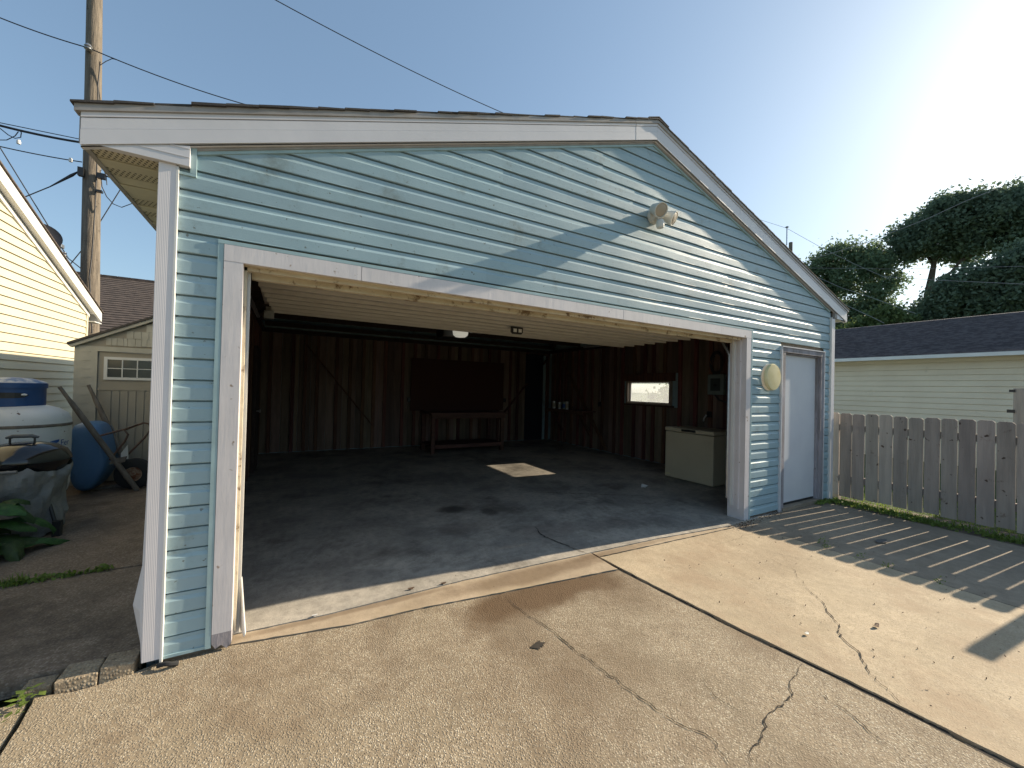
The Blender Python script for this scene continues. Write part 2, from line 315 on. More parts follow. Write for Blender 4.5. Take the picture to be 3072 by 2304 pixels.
M_floor = concrete('garage_floor_concrete', (.58,.525,.445), (.27,.25,.22), stone=None, stain=(.15,.135,.115), bump=.25, rough=.7,
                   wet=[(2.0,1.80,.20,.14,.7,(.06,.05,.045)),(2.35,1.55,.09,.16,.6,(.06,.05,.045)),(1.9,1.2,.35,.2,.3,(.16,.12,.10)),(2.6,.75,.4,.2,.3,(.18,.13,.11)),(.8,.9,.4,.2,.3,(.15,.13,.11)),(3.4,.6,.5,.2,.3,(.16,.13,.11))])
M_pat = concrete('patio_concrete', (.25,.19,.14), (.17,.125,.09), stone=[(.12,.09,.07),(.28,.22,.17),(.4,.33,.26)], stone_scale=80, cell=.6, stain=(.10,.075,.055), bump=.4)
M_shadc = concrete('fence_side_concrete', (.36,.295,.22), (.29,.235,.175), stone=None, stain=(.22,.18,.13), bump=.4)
M_block = concrete('kerb_block_concrete', (.36,.29,.20), (.26,.20,.14), stone=[(.2,.15,.1),(.5,.42,.3)], stone_scale=70, cell=.6, bump=.9)

# ------------------------------------------------------------------ ground and slabs
g = MB().add([(-400,-400,-.10),(400,-400,-.10),(400,400,-.10),(-400,400,-.10)], [(0,1,2,3)]).build('ground', M_lawn, kind='structure')
def slab(name, pts, z, mat, th=.09, chip=True):
    "polygon with slightly chipped edge"
    out = []
    n = len(pts)
    for i in range(n):
        a = Vector((*pts[i], z)); b = Vector((*pts[(i+1)%n], z)); L_ = (b-a).length; k = max(1, min(60, int(L_/.05))) if chip else 1
        nrm = Vector((-(b-a).y, (b-a).x, 0)).normalized()
        for j in range(k):
            p = a.lerp(b, j/k)
            if j: p = p + nrm*random.uniform(0, .006)
            out.append(p)
    # top face fan via prism, small bevel ring
    bm = bmesh.new(); vs = [bm.verts.new(p) for p in out]; f = bm.faces.new(vs)
    if f.normal.z < 0: f.normal_flip()
    bm.normal_update()
    r_ = bmesh.ops.inset_region(bm, faces=[f], thickness=.006, depth=0)
    ring = [v for v in bm.verts if v not in f.verts]
    for v in ring: v.co.z -= .004
    ed = [e for e in bm.edges if e.is_boundary]
    ex = bmesh.ops.extrude_edge_only(bm, edges=ed)
    for v in [x for x in ex['geom'] if isinstance(x, bmesh.types.BMVert)]: v.co.z = z-th
    bmesh.ops.recalc_face_normals(bm, faces=bm.faces)
    me = bpy.data.meshes.new(name); bm.to_mesh(me); bm.free(); me.materials.append(mat)
    o = bpy.data.objects.new(name, me); col.objects.link(o); o['kind'] = 'structure'; return o
slab('driveway_slab', [(-.74,.0),(-.60,-.042),(-.47,-.03),(-.385,.0),(-.30,.03),(.0,.02),(.61,-.085),(1.01,-.10),(1.64,-.17),(2.635,-.275),(2.66,-.57),(2.705,-1.24),(2.76,-1.69),(2.787,-2.03),(2.802,-2.4),(2.82,-7),(-.55,-7),(-.66,-1.2),(-.70,-.31)][::-1], 0, M_aggr)
slab('driveway_slab', [(-.76,.0),(-.72,-.31),(-.69,-1.2),(-.58,-7),(-5,-7),(-5,-.2)], -.012, M_aggr)
slab('driveway_slab', [(2.672,-.02),(4.55,-.10),(4.55,-.25),(4.78,-.5),(4.80,-1.08),(4.80,-1.53),(4.80,-2.03),(4.80,-7),(2.872,-7),(2.852,-2.4),(2.829,-2.03),(2.80,-1.69),(2.745,-1.24),(2.698,-.57)][::-1], 0, M_tan)
slab('driveway_slab', [(4.56,-.02),(7.1,-.02),(6.78,-.1),(6.76,-1),(6.74,-2.2),(6.74,-7),(4.815,-7),(4.815,-1.2),(4.79,-.52),(4.565,-.28)][::-1], -.004, M_shadc)
slab('apron_slab', [(-.30,.10),(.0,.125),(.47,.10),(1.43,.125),(2.655,.085),(2.645,-.262),(1.64,-.158),(1.01,-.088),(.61,-.073),(.0,.03),(-.28,.08)][::-1], .001, M_apron)
slab('apron_slab', [(2.672,.08),(3.49,.05),(4.42,-.04),(4.54,-.075),(4.54,-.09),(2.672,-.008)][::-1], .001, M_apron)
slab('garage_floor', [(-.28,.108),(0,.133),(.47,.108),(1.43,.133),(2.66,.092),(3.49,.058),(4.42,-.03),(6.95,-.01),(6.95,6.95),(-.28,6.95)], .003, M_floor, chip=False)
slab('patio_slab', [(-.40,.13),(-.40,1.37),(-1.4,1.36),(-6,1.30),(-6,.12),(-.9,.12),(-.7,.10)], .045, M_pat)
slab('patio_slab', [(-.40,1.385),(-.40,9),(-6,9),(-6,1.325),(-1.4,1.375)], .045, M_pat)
# soil strip along fence
MB().box(6.75,7.359,-7,9,-.09,-.018).build('soil_bed', M_dirt, kind='structure')
MB().box(7.36,60,-30,60,-.09,-.03).build('back_lawn', M_lawn, kind='structure')

MB().box(-.5,6.7,-7,.1,-.09,-.055).build('joint_soil', M_crack, kind='structure')
M_pale = mk('pale_crack_filler', (.42,.40,.36), rough=.9)
def crack(pts, w, z=.0045, seed=0, name='pavement_crack', mat=None):
    r_ = random.Random(seed); P = []; drift = 0
    for i in range(len(pts)-1):
        a = Vector((*pts[i], z)); b = Vector((*pts[i+1], z)); n = max(2, int((b-a).length/.018))
        for k in range(n):
            p = a.lerp(b, k/n); d = (b-a).normalized(); q = Vector((-d.y, d.x, 0))
            drift = drift*.82+r_.gauss(0, .006); P.append((p+q*drift, q))
    mb = MB(); vs = []; n = len(P)
    for i, (p, q) in enumerate(P):
        ww = w*.48*r_.uniform(.25, 1.6)*(.35+.65*math.sin(math.pi*min(1, max(.02, i/n))))
        vs += [p-q*ww/2, p+q*ww/2]
    fs = [(2*i, 2*i+1, 2*i+3, 2*i+2) for i in range(n-1)]
    o = mb.add(vs, fs).build(name, mat or M_crack, kind='structure'); return o
crack([(1.60,-.22),(1.63,-.43),(1.64,-.58),(1.67,-.74),(1.67,-.87),(1.70,-1.03),(1.73,-1.2),(1.75,-1.36),(1.79,-1.49),(1.84,-1.63),(1.79,-1.8)], .014, seed=1)
crack([(2.55,.86),(2.51,.66),(2.53,.45),(2.60,.17),(2.65,.09)], .026, z=.0075, seed=2)
crack([(3.72,-1.15),(3.63,-1.25),(3.46,-1.43),(3.37,-1.5),(3.2,-1.6),(3.13,-1.68),(3.02,-1.76),(2.89,-1.9),(2.83,-1.96)], .014, seed=3)
crack([(2.72,-1.57),(2.58,-1.59),(2.38,-1.66),(2.15,-1.69),(2.06,-1.72),(1.95,-1.74),(1.86,-1.78)], .012, seed=4)
crack([(2.61,-1.68),(2.58,-1.75),(2.52,-1.91),(2.45,-2.05),(2.43,-2.12)], .008, seed=5)
crack([(2.13,-1.39),(2.08,-1.47),(2.09,-1.6)], .007, seed=6)
crack([(4.15,-.62),(4.3,-.85),(4.5,-.98)], .005, seed=9)
crack([(4.05,-.72),(3.98,-.95),(3.72,-1.15)], .005, seed=10)
for s_, pl in ((7, [(.69,2.93),(1.3,2.66),(1.92,2.39),(2.25,2.55),(3.06,2.77)]), (8, [(3.12,2.38),(3.31,2.03),(4.05,1.6),(4.64,1.26)])):
    crack(pl, .026, z=.0075, seed=s_, mat=(M_pale if s_ == 7 else M_crack))
crack([(4.60,-.32),(4.45,-.29),(3.9,-.30)], .004, seed=12)
crack([(2.652,.02),(2.652,-.27),(2.675,-.57),(2.718,-1.24),(2.775,-1.69),(2.803,-2.03),(2.822,-2.4),(2.84,-4.5)], .16, z=-.010, seed=30)
crack([(4.81,-.9),(4.808,-1.3),(4.808,-1.6),(4.808,-2.1),(4.808,-3)], .09, z=-.006, seed=31)
# pit in the slab
pm = MB(); pv = [(1.52+.05*math.cos(a)*random.uniform(.5,1.2), -.77+.03*math.sin(a)*random.uniform(.5,1.3), .0045) for a in np.linspace(0, 2*math.pi, 14)[:-1]]
pm.add(pv, [tuple(range(13))]).build('pavement_crack', M_crack, kind='structure')

# kerb blocks
for i, (x0, x1, y0, y1, h, lab) in enumerate([(-.525,-.392,-.025,.112,.062,'broken concrete kerb block nearest the white corner post'),
                                              (-.675,-.532,-.030,.112,.052,'broken concrete kerb block in the middle of the short row'),
                                              (-.80,-.69,.005,.108,.030,'low crumbled concrete kerb piece beside the weed')]):
    mb = MB(); vs = []
    for z_ in (-.05, h):
        for (x, y) in ((x0,y0),(x1,y0),(x1,y1),(x0,y1)):
            vs.append((x+random.uniform(-.006,.006), y+random.uniform(-.006,.006)+(.012 if z_ > 0 and y == y0 else 0), z_+random.uniform(-.005,.005)))
    mb.add(vs, [(0,3,2,1),(4,5,6,7),(0,1,5,4),(1,2,6,5),(2,3,7,6),(3,0,4,7)])
    o = mb.build('kerb_block', M_block, bevel=.006); tag(o, lab, 'concrete block', 'broken kerb blocks by the corner post')

# ------------------------------------------------------------------ GARAGE
gar = thing('garage', 'light blue vinyl sided two-car garage with wide door open', 'garage')
PX, PZ = 3.255, 4.088            # ridge
TL, TZ = -.645, 2.757; TR, TZR = 7.365, 2.760
sl = (PZ-TZ)/(PX-TL); sr = (PZ-TZR)/(TR-PX)
def rake_top(x): return PZ-(PX-x)*sl if x < PX else PZ-(x-PX)*sr
def rake_bot(x): return rake_top(x)-.198
XL, XR = -.30, 6.965
pitchz = .1115
def lap(x0, x1, z0, ztop_fn=None, thick=0):
    "one dutch lap, profile from the butt up; clipped by the rake"
    h = pitchz
    bev = .019 if thick else .010
    prof = [(.022,0.0),(.0,0.0),(-.0008,.004),(-.0012,h*.58),(.0062 if thick else .0040,h*.58+bev),(.0070,h-.010),(.022,h-.008),(.022,h+.001)]
    mb = MB(); n = max(3, int((x1-x0)/.11))
    xs = list(np.linspace(x0, x1, n+1)); vs = []
    for x in xs:
        wob = .0014*math.sin(x*3.1+z0*23)+.0008*math.sin(x*9.7+z0*61+1)
        for i, (y, z) in enumerate(prof): vs.append((x, y+(wob if 1 < i < 4 else 0), z0+z))
    k = len(prof); fs = [(i*k+j, (i+1)*k+j, (i+1)*k+j+1, i*k+j+1) for i in range(n) for j in range(k-1)]
    return mb.add(vs, fs)
def clip_rake(o, zoff):
    me = o.data; bm = bmesh.new(); bm.from_mesh(me)
    for (px_, n_) in ((PX, Vector((-sl,0,1))), (PX, Vector((sr,0,1)))):
        bmesh.ops.bisect_plane(bm, geom=bm.verts[:]+bm.edges[:]+bm.faces[:], plane_co=(PX,0,PZ-zoff), plane_no=n_.normalized(), clear_outer=True)
    empty = len(bm.faces) == 0
    bm.to_mesh(me); bm.free(); return not empty
# seams of the siding rows above the door
for k in range(-1, 36):
    z0 = .14+pitchz*k; z1 = z0+pitchz
    th = k % 2
    segs = []
    if z0 < 2.20:
        segs = [(XL, -.112), (5.012, 5.655), (6.785, XR)]
        if z0 > 2.08: segs = [(XL, -.112), (5.012, XR)]
    else:
        seam = {20:2.0, 22:4.5, 23:4.5, 25:1.60, 26:1.62, 29:2.62, 30:2.62, 19:1.5, 21:5.3, 24:5.35, 27:3.0, 28:3.02}.get(k)
        segs = [(XL, XR)] if seam is None else [(XL, seam), (seam-.001, XR)]
    for (a, b) in segs:
        zc = max(z0, -.02)
        o = lap(a, b, z0, thick=th).build('siding_panel', M_sid, gar, smooth=True, sharp=6)
        if b != XR and a == XL and z0 > 2.2 and b < 6: o.location.y -= .0035
        if z1 > 2.5:
            if not clip_rake(o, .222): bpy.data.objects.remove(o); continue
        if z0 < .04:
            bm = bmesh.new(); bm.from_mesh(o.data); bmesh.ops.bisect_plane(bm, geom=bm.verts[:]+bm.edges[:]+bm.faces[:], plane_co=(0,0,.03), plane_no=(0,0,1), clear_inner=True); bm.to_mesh(o.data); bm.free()
# wall sheathing behind the siding (solid): front wall with openings
sh = MB()
sh.box(-.30,-.026,.023,.10,-.1,2.6).box(4.906,5.734,.023,.10,-.1,2.6).box(6.681,6.98,.023,.10,-.1,2.6).box(5.734,6.681,.023,.10,2.03,2.6).box(-.026,4.906,.023,.10,2.16,2.6)
sh.prism([(-.30,.023,2.6),(6.98,.023,2.6),(6.98,.023,2.80),(3.255,.023,4.03),(-.30,.023,2.80)], (0,.077,0))
sh.build('front_wall', M_bl, gar)
def chan(b, name='siding_channel'): return boxo(name, b, M_jch, gar)
# bottom starter strip, channels round the door trim, walk door and under the rake
chan((XL,-.112,-.006,.012,.030,.045)); chan((-.116,-.090,-.010,.012,.03,2.222)); chan((-.116,5.00,-.012,.012,2.2225,2.243)); chan((4.975,5.00,-.012,.012,.0,2.222))
chan((4.999+.0,5.012,-.007,.012,.0,2.222))
# white door trim (brake metal)
dt = MB().box(-.088,-.0,-.011,.013,.10,2.1305).build('door_trim', M_trim, gar)
mb = MB(); mb.prism([(-.088,-.0105,.10),(-.0005,-.0105,.10),(-.0005,-.0105,.03),(-.02,-.0105,.01),(-.045,-.0105,.035),(-.07,-.0105,.02),(-.088,-.0105,.05)], (0,.022,0))
mb.build('trim_base', M_weath, gar, label='rotten dark wood base of the left door trim')
boxo('door_trim', (4.88,4.973,-.011,.013,.0,2.1305), M_trim, gar)
boxo('door_trim', (-.088,.62,-.012,.013,2.1315,2.221), M_trim, gar)
boxo('door_trim', (.623,2.9,-.011,.013,2.1315,2.221), M_trim, gar)
boxo('door_trim', (2.902,4.973,-.0115,.013,2.1315,2.221), M_trim, gar)
# jambs, head jamb, stops
boxo('door_jamb', (4.88,4.905,.013,.19,.0,2.13), M_trim, gar); boxo('door_jamb', (-.025,-.0,.013,.19,.03,2.13), M_trim, gar)
boxo('door_jamb', (.0,4.88,.013,.19,2.13,2.155), M_yel, gar, label='peeling cream underside of the door head')
boxo('door_stop', (.0,.014,.055,.085,.06,2.128), M_yel, gar); boxo('door_stop', (.0,.028,.10,.125,.02,2.128), M_white, gar)
boxo('door_stop', (4.866,4.88,.055,.085,.12,2.128), M_trim, gar); boxo('door_stop', (.0,4.88,.055,.08,2.108,2.13), M_yel, gar)
boxo('door_stop', (4.855,4.88,.12,.15,.15,2.128), M_white, gar); boxo('door_stop', (0.03,4.85,.15,.19,2.085,2.13), M_yel, gar)
# curled weather strip at the foot of the left jamb
MB().prism([(.028,.10,.33),(.03,.10,.33),(.062,.02,.04),(.056,.02,.03),(.03,.10,.05)], (.002,.03,0)).build('weather_strip', M_white, gar)
# corner posts
def post(x0, x1, z1, side):
    o = MB().box(x0, x1, -.022, .014, .045 if side < 0 else .0, z1).build('corner_post', M_flute, gar); return o
post(-.369,-.299,2.585,-1); post(6.967,7.055,2.585,1)
boxo('post_edge', (-.2985,-.289,-.024,.012,.02,2.58), M_white, gar)
boxo('post_edge', (6.955,6.9665,-.024,.012,.0,2.6), M_white, gar)
MB().add([(-.370,-.021,.045),(-.370,-.021,1.0),(-.370,.09,1.0),(-.385,.10,.62),(-.435,.09,.30),(-.380,.05,.045),(-.385,-.005,.30)],[(0,1,6),(1,2,3,6),(3,4,6),(4,5,6),(5,0,6)]).build('bent_corner_flap', M_flute, gar, label='bent flared lower edge of the corner post')
boxo('corner_post', (-.3755,-.3695,.015,.10,1.0,2.57), M_flute, gar)
# side and back walls
wb = MB(); wb.box(-.375,-.30,.101,6.99,-.1,2.80); wb.build('side_wall', M_sid, gar)
W_Y0, W_Y1, W_Z0, W_Z1 = 2.70, 3.81, 1.235, 1.665
wb = MB(); wb.box(6.985,7.06,.101,W_Y0-.03,-.1,2.81).box(6.985,7.06,W_Y1+.03,6.99,-.1,2.81).box(6.985,7.06,W_Y0-.03,W_Y1+.03,-.1,W_Z0-.03).box(6.985,7.06,W_Y0-.03,W_Y1+.03,W_Z1+.03,2.81)
wb.build('side_wall', M_sid, gar)
wb = MB(); wb.prism([(-.375,6.991,-.1),(7.06,6.991,-.1),(7.06,6.991,2.82),(3.255,6.991,4.055),(-.375,6.991,2.82)], (0,.07,0)).build('back_wall', M_sid, gar)
# roof deck, rake boards, drip edge
def slope_prism(x0, x1, off0, off1, y0, y1):
    z = lambda x, o: rake_top(x)+o
    return [(x0,y0,z(x0,off0)),(x1,y0,z(x1,off0)),(x1,y0,z(x1,off1)),(x0,y0,z(x0,off1))]
for (a, b) in ((TL-.015, PX), (PX, TR+.015)):
    mb = MB().prism(slope_prism(a, b, -.030, -.004, -.035, 0), (0,7.1,0)); mb.build('roof_deck', M_rough, gar)
def rake(a, b, front=-.045):
    nm = MB()
    prof = [(0.0,-.036,-.010),(-.046,-.0365,0)]
    nm.prism(slope_prism(a, b, -.199, -.037, front+.006, 0), (0,-(front+.006)-.013,0))
    for (o0, o1, y) in ((-.060,-.037,front-.004), (-.1165,-.063,front), (-.191,-.1190,front-.003), (-.199,-.1935,front+.006)):
        nm.prism(slope_prism(a, b, o0, o1, y, 0), (0, .004, 0))
    return nm.build('rake_board', M_alu, gar)
rake(TL, 2.97); rake(2.973, PX-.001, -.046); rake(PX+.001, TR)
for (a, b) in ((TL-.02, 2.95), (2.953, PX), (PX, TR+.02)):
    MB().prism(slope_prism(a, b, -.036, .001, -.060, 0), (0,.05,0)).build('drip_edge', M_drip, gar)
for (a, b) in ((-.2175, PX), (PX, 6.93)):   # frieze channel under the rake board
    MB().prism(slope_prism(a, b, -.214, -.2005, -.018, 0), (0,.030,0)).build('frieze_strip', M_drip, gar)
    MB().prism(slope_prism(a, b, -.232, -.2145, -.011, 0), (0,.023,0)).build('siding_channel', M_jch, gar)
# shingles: front-edge tabs one by one, courses behind them
for side in (0, 1):
    a, b = (TL-.03, PX) if side == 0 else (PX, TR+.03)
    n = int((b-a)/.145); st = MB()
    for i in range(n):
        x0 = a+(b-a)*i/n; x1 = a+(b-a)*(i+1)/n
        lift = .006 if side == 0 else .006
        dz0 = .005 if side == 0 else .001; dz1 = .001 if side == 0 else .005
        f = (random.choice([0, -.004, .006, -.008]) if side == 0 else random.uniform(-.001, .001))-.068
        p = [(x0,f,rake_top(x0)+dz0-.008),(x1,f,rake_top(x1)+dz1-.008),(x1,f,rake_top(x1)+dz1+random.uniform(.0,.005)),(x0,f,rake_top(x0)+dz0+random.uniform(0,.006))]
        MB().prism(p, (0,.35,0)).build('shingle', M_shin, gar)
        p2 = [(q[0], -.068+.351, q[2]) for q in p]; st.prism(p2, (0,6.8,0))
    st.build('shingle_courses', M_shin, gar, kind='stuff')
for i in range(8): MB().prism([(PX-.14,-.07+i*.9,rake_top(PX-.14)+.012),(PX,-.07+i*.9,PZ+.014),(PX+.14,-.07+i*.9,rake_top(PX+.14)+.012),(PX+.14,-.07+i*.9,rake_top(PX+.14)+.018),(PX,-.07+i*.9,PZ+.022),(PX-.14,-.07+i*.9,rake_top(PX-.14)+.018)],(0,.895,0)).build('ridge_cap', M_shin, gar)
# cornice returns
zs = 2.586
def creturn(x0, x1, xt):
    mb = MB(); y = -.040
    p = [(x0,y,zs),(x1,y,zs),(x1,y,min(rake_bot(x1), 9)-.002),(x0,y,max(zs+.004, rake_bot(x0)-.002))]
    mb.prism(p, (0,.038,0)); mb.build('cornice_return', M_alu, gar)
    for dz in (.045, .09):
        xx0 = x0 if True else x0
        q = [(x0,zs+dz),(x1,zs+dz)]
        # keep the rib under the rake
        if x0 < 0: xa = max(x0, TL+(dz+.02)/sl); a_, b_ = xa, x1
        else: xb = min(x1, TR-(dz+.02)/sr); a_, b_ = x0, xb
        boxo('return_rib', (a_, b_, y-.0025, y, zs+dz-.002, zs+dz+.002), M_alu, gar)
creturn(-.640, -.243, 0); creturn(7.07, 7.36, 1)
boxo('siding_channel', (-.244,-.218,-.016,.012,2.562,2.72), M_jch, gar); boxo('siding_channel', (-.295,-.218,-.016,.012,2.548,2.561), M_jch, gar)
boxo('return_end', (7.03,7.079,-.034,.012,2.60,2.70), M_drip, gar)
# soffits: separate panels
y = .0
i = 0
while y < 7.0:
    w = .305; vent = i % 2 == 0
    for j in range(3):
        y0 = y+j*w/3
        boxo('soffit_panel', (-.632,-.3765,y0+.001,y0+w/3-.003,zs+.001-(.004 if j == 1 else 0),zs+.012), M_vent if (vent and j != 1) else M_soff, gar)
    boxo('soffit_panel', (7.063,7.35,y,y+w-.004,zs+.001,zs+.01), M_soff, gar)
    y += w; i += 1
boxo('eave_fascia', (-.655,-.633,-.03,7.05,2.580,2.745), M_drip, gar); boxo('eave_fascia', (7.351,7.373,-.03,7.05,2.580,2.745), M_alu, gar)

# interior walls: pale sheathing boards with proud reddish studs, one by one
def wall_boards(axis, fixed, a0, a1, sgn, z0, z1, holes=(), seed=0):
    r_ = random.Random(seed); p = a0; i = 0
    while p < a1-.02:
        w = min(r_.choice([.07,.09,.10,.12,.14,.17]), a1-p); stud = (i % 3 == 1)
        if stud: w = min(.075, a1-p)
        th = .05 if stud else .012+r_.uniform(0,.006)
        spans = [(z0, z1)]
        for (h0, h1, hz0, hz1) in holes:
            if p+w > h0 and p < h1:
                spans = [(z0, hz0), (hz1, z1)] if hz0 > z0+.01 else [(hz1, z1)]
        for (s0, s1) in spans:
            f0, f1 = sorted((fixed, fixed+sgn*th))
            b = (f0,f1,p,p+w-.004,s0,s1) if axis == 0 else (p,p+w-.004,f0,f1,s0,s1)
            boxo('stud' if stud else 'board', b, M_br if stud else M_bl, gar)
        p += w; i += 1
wall_boards(0, 6.984, .20, 6.85, -1, .01, 2.52, holes=[(W_Y0-.10, W_Y1+.10, W_Z0-.07, W_Z1+.20)], seed=3)
wall_boards(1, 6.99, -.27, 6.98, -1, .01, 2.52, holes=[(6.16,6.72,.0,2.46)], seed=5)
wall_boards(0, -.298, .20, 6.95, 1, .01, 2.52, seed=6)
boxo('top_plate', (6.90,6.984,.12,6.93,2.522,2.60), M_rough, gar); boxo('top_plate', (-.297,6.98,6.90,6.989,2.522,2.60), M_rough, gar); boxo('top_plate', (-.297,-.21,.12,6.9,2.522,2.60), M_rough, gar)
for i in range(6):
    yy = .9+i*1.15
    MB().bar((-.2,yy,2.66),(6.9,yy,2.66),.04,.09).build('ceiling_joist', M_rough, gar)
    MB().bar((-.35,yy+.05,2.76),(PX,yy+.05,PZ-.11),.04,.13).build('rafter', M_rough, gar)
    MB().bar((7.0,yy+.05,2.76),(PX,yy+.05,PZ-.11),.04,.13).build('rafter', M_rough, gar)
# big strand board on the back wall, dark back doorway, diagonal braces
boxo('wall_panel', (2.84,5.40,6.90,6.925,.87,2.16), M_osb, gar, label='reddish strand board sheet')
boxo('back_door', (6.14,6.735,6.95,6.975,.004,2.48), mk('dark_blue_door', (.012,.014,.028), rough=.6), gar)
boxo('wall_brace', (6.93,6.932,0,0,0,0), M_br, gar) if False else None
MB().bar((5.30,6.925,.62),(6.17,6.925,1.62),.02,.09,(0,-1,0)).build('wall_brace', M_br, gar)
MB().bar((6.72,6.925,2.2),(6.90,6.925,2.42),.02,.09,(0,-1,0)).build('wall_brace', M_br, gar)
MB().bar((6.92,6.33,2.36),(6.92,4.45,-.0+.06),.09,.02,(1,0,0)).build('wall_brace', M_br, gar)
MB().bar((.5,6.925,2.4),(2.0,6.925,.5),.02,.09,(0,-1,0)).build('wall_brace', M_br, gar)
# window
wf = MB()
x = 6.935
wf.box(6.925,7.055,W_Y0-.045,W_Y0,W_Z0-.035,W_Z1+.035).box(6.925,7.055,W_Y1,W_Y1+.045,W_Z0-.035,W_Z1+.035).box(6.925,7.055,W_Y0,W_Y1,W_Z1,W_Z1+.035).box(6.925,7.055,W_Y0,W_Y1,W_Z0-.035,W_Z0)
win = wf.build('window', mk('window_frame_paint', (.34,.27,.22), rough=.6), gar)
boxo('window_header', (6.90,6.972,W_Y0-.12,W_Y1+.12,W_Z1+.037,W_Z1+.20), M_br, gar); boxo('window_sill', (6.895,6.972,W_Y0-.10,W_Y1+.10,W_Z0-.068,W_Z0-.037), M_br, gar)
boxo('pane', (7.002,7.006,W_Y0,W_Y1,W_Z0,W_Z1), M_glass, win)
sw = MB().box(6.99,7.02,W_Y1-.035,W_Y1,W_Z0,W_Z1).box(6.99,7.02,W_Y0,W_Y1-.035,W_Z0,W_Z0+.02); sw.build('sash', M_white, win)
MB().box(6.915,6.924,3.25,3.30,W_Z0-.03,W_Z0-.005).build('latch', M_steel, win)

# overhead door, raised: sections of lapped panels
od = MB().box(.02,4.86,.30,1.82,2.226,2.25).build('overhead_door', M_odoor, gar, label='raised overhead garage door with lapped ribs')
ys = np.linspace(.34, 1.80, 9)
for i in range(8):
    x1 = 4.86-.012*i; y0, y1 = ys[i], ys[i+1]; z0 = 2.205-.003*i
    MB().prism([(.01+.010*i,y0,z0-.036),(.01+.010*i,y1-.012,z0-.012),(.01+.010*i,y1-.010,z0+.02),(.01+.010*i,y0,z0+.02)], (x1-.01-.010*i,0,0)).build('door_rib', M_odoor, od)
MB().box(.03,4.75,1.801,1.825,2.150,2.20).build('door_edge', M_odoor, od)
hd = MB().prism([(2.385,1.17,2.165),(2.535,1.17,2.165),(2.535,1.17,2.105),(2.515,1.17,2.085),(2.405,1.17,2.085),(2.385,1.17,2.105)], (0,.02,0)).build('lift_handle', M_blk, od)
for xx in (2.41, 2.475): boxo('handle_grip', (xx,xx+.038,1.160,1.1695,2.105,2.142), M_white, hd)
MB().box(.02,.10,1.72,1.80,2.08,2.15).build('roller_bracket', M_steel, od)
# tracks
tr = MB().tube([(4.955,.24,.2),(4.955,.24,1.95),(4.955,.33,2.12),(4.955,.5,2.24),(4.955,3.0,2.27)], .022, 8).build('door_track', M_steel, gar, smooth=True)
MB().tube([(-.10,.24,.2),(-.10,.24,1.95),(-.10,.33,2.12),(-.10,.5,2.24),(-.10,3.0,2.27)], .022, 8).build('door_track', M_steel, gar, smooth=True)
boxo('jamb_plate', (4.872,4.8795,.085,.125,1.49,1.62), M_trim, gar)

# walk door
dx0, dx1 = 5.735, 6.68
cs = M_weath
boxo('door_casing', (5.657,5.735,-.016,.013,-.0,2.02), cs, gar); boxo('door_casing', (6.68,6.762,-.016,.013,.0,2.02), cs, gar); boxo('door_casing', (5.657,6.762,-.018,.013,2.021,2.082), cs, gar)
boxo('casing_cap', (5.640,6.775,-.028,.013,2.083,2.096), M_alu, gar); boxo('casing_edge', (5.640,5.6565,-.022,.013,.0,2.082), M_alu, gar); boxo('casing_edge', (6.7625,6.775,-.022,.013,.0,2.082), M_alu, gar)
boxo('door_jamb', (6.655,6.68,.013,.14,.0,2.02), M_weath, gar); boxo('door_jamb', (5.735,5.75,.013,.14,.0,2.02), M_weath, gar); boxo('door_jamb', (5.75,6.655,.013,.14,2.0,2.02), M_weath, gar)
wd = boxo('walk_door', (5.752,6.652,.045,.085,.075,1.998), M_door, gar, label='flat white walk door beside the big opening')
boxo('bottom_sweep', (5.752,6.652,.047,.08,.045,.0745), M_blk, wd)
boxo('door_sill', (5.70,6.72,-.03,.12,.0,.044), M_shadc, gar)

# ------------------------------------------------------------------ things on and in the garage
# round wall lamp
L1 = thing('wall_lamp', 'round yellowed bulkhead lamp on the siding left of the walk door', 'wall lamp', (5.37,-.01,1.688))
MB().lathe([(.165,.004),(.165,-.03+.0),(.160,-.036)][::-1], (5.37,0,1.688), 40, 'y').build('lamp_base', M_flood, L1, smooth=True)
MB().lathe([(.158,.030),(.163,.036),(.163,.054),(.155,.066),(.10,.070),(.0001,.071)], (5.37,0,1.688), 40, rot=Matrix(((1,0,0),(0,0,-1),(0,1,0)))).build('lamp_cover', M_lampb, L1, smooth=True)
# flood light with motion sensor
F = thing('flood_light', 'white twin floodlight with motion sensor mounted high on the gable', 'floodlight', (3.26,0,3.16))
MB().lathe([(.075,0),(.075,.03),(.05,.045),(.0001,.045)], (3.27,0,3.17), 24, rot=Matrix(((1,0,0),(0,0,-1),(0,1,0)))).build('base_plate', M_flood, F, smooth=True)
def head(c, d, r_=.068):
    d = Vector(d).normalized(); a = d.cross(Vector((0,0,1))).normalized(); b = a.cross(d); Mx = Matrix((a, b, d)).transposed()
    h = MB().lathe([(.0001,-.13),(.03,-.128),(.045,-.115),(.052,-.07),(r_*.95,-.02),(r_,.0),(r_,.012),(r_-.008,.012),(r_-.010,.002)], c, 28, rot=Mx).build('lamp_head', M_flood, F, smooth=True)
    MB().lathe([(r_-.012,.0),(r_-.012,.006),(.04,.012),(.0001,.013)], c, 28, rot=Mx).build('lens', M_lens, h, smooth=True)
head((3.185,-.165,3.155), (-.15,-.75,-.42)); head((3.375,-.155,3.125), (.40,-.80,-.45), .066)
MB().tube([(3.26,-.03,3.17),(3.26,-.07,3.12),(3.26,-.10,3.08)], .014, 8).build('arm', M_flood, F, smooth=True)
MB().tube([(3.24,-.03,3.17),(3.20,-.08,3.18)], .016, 8).build('arm', M_flood, F, smooth=True)
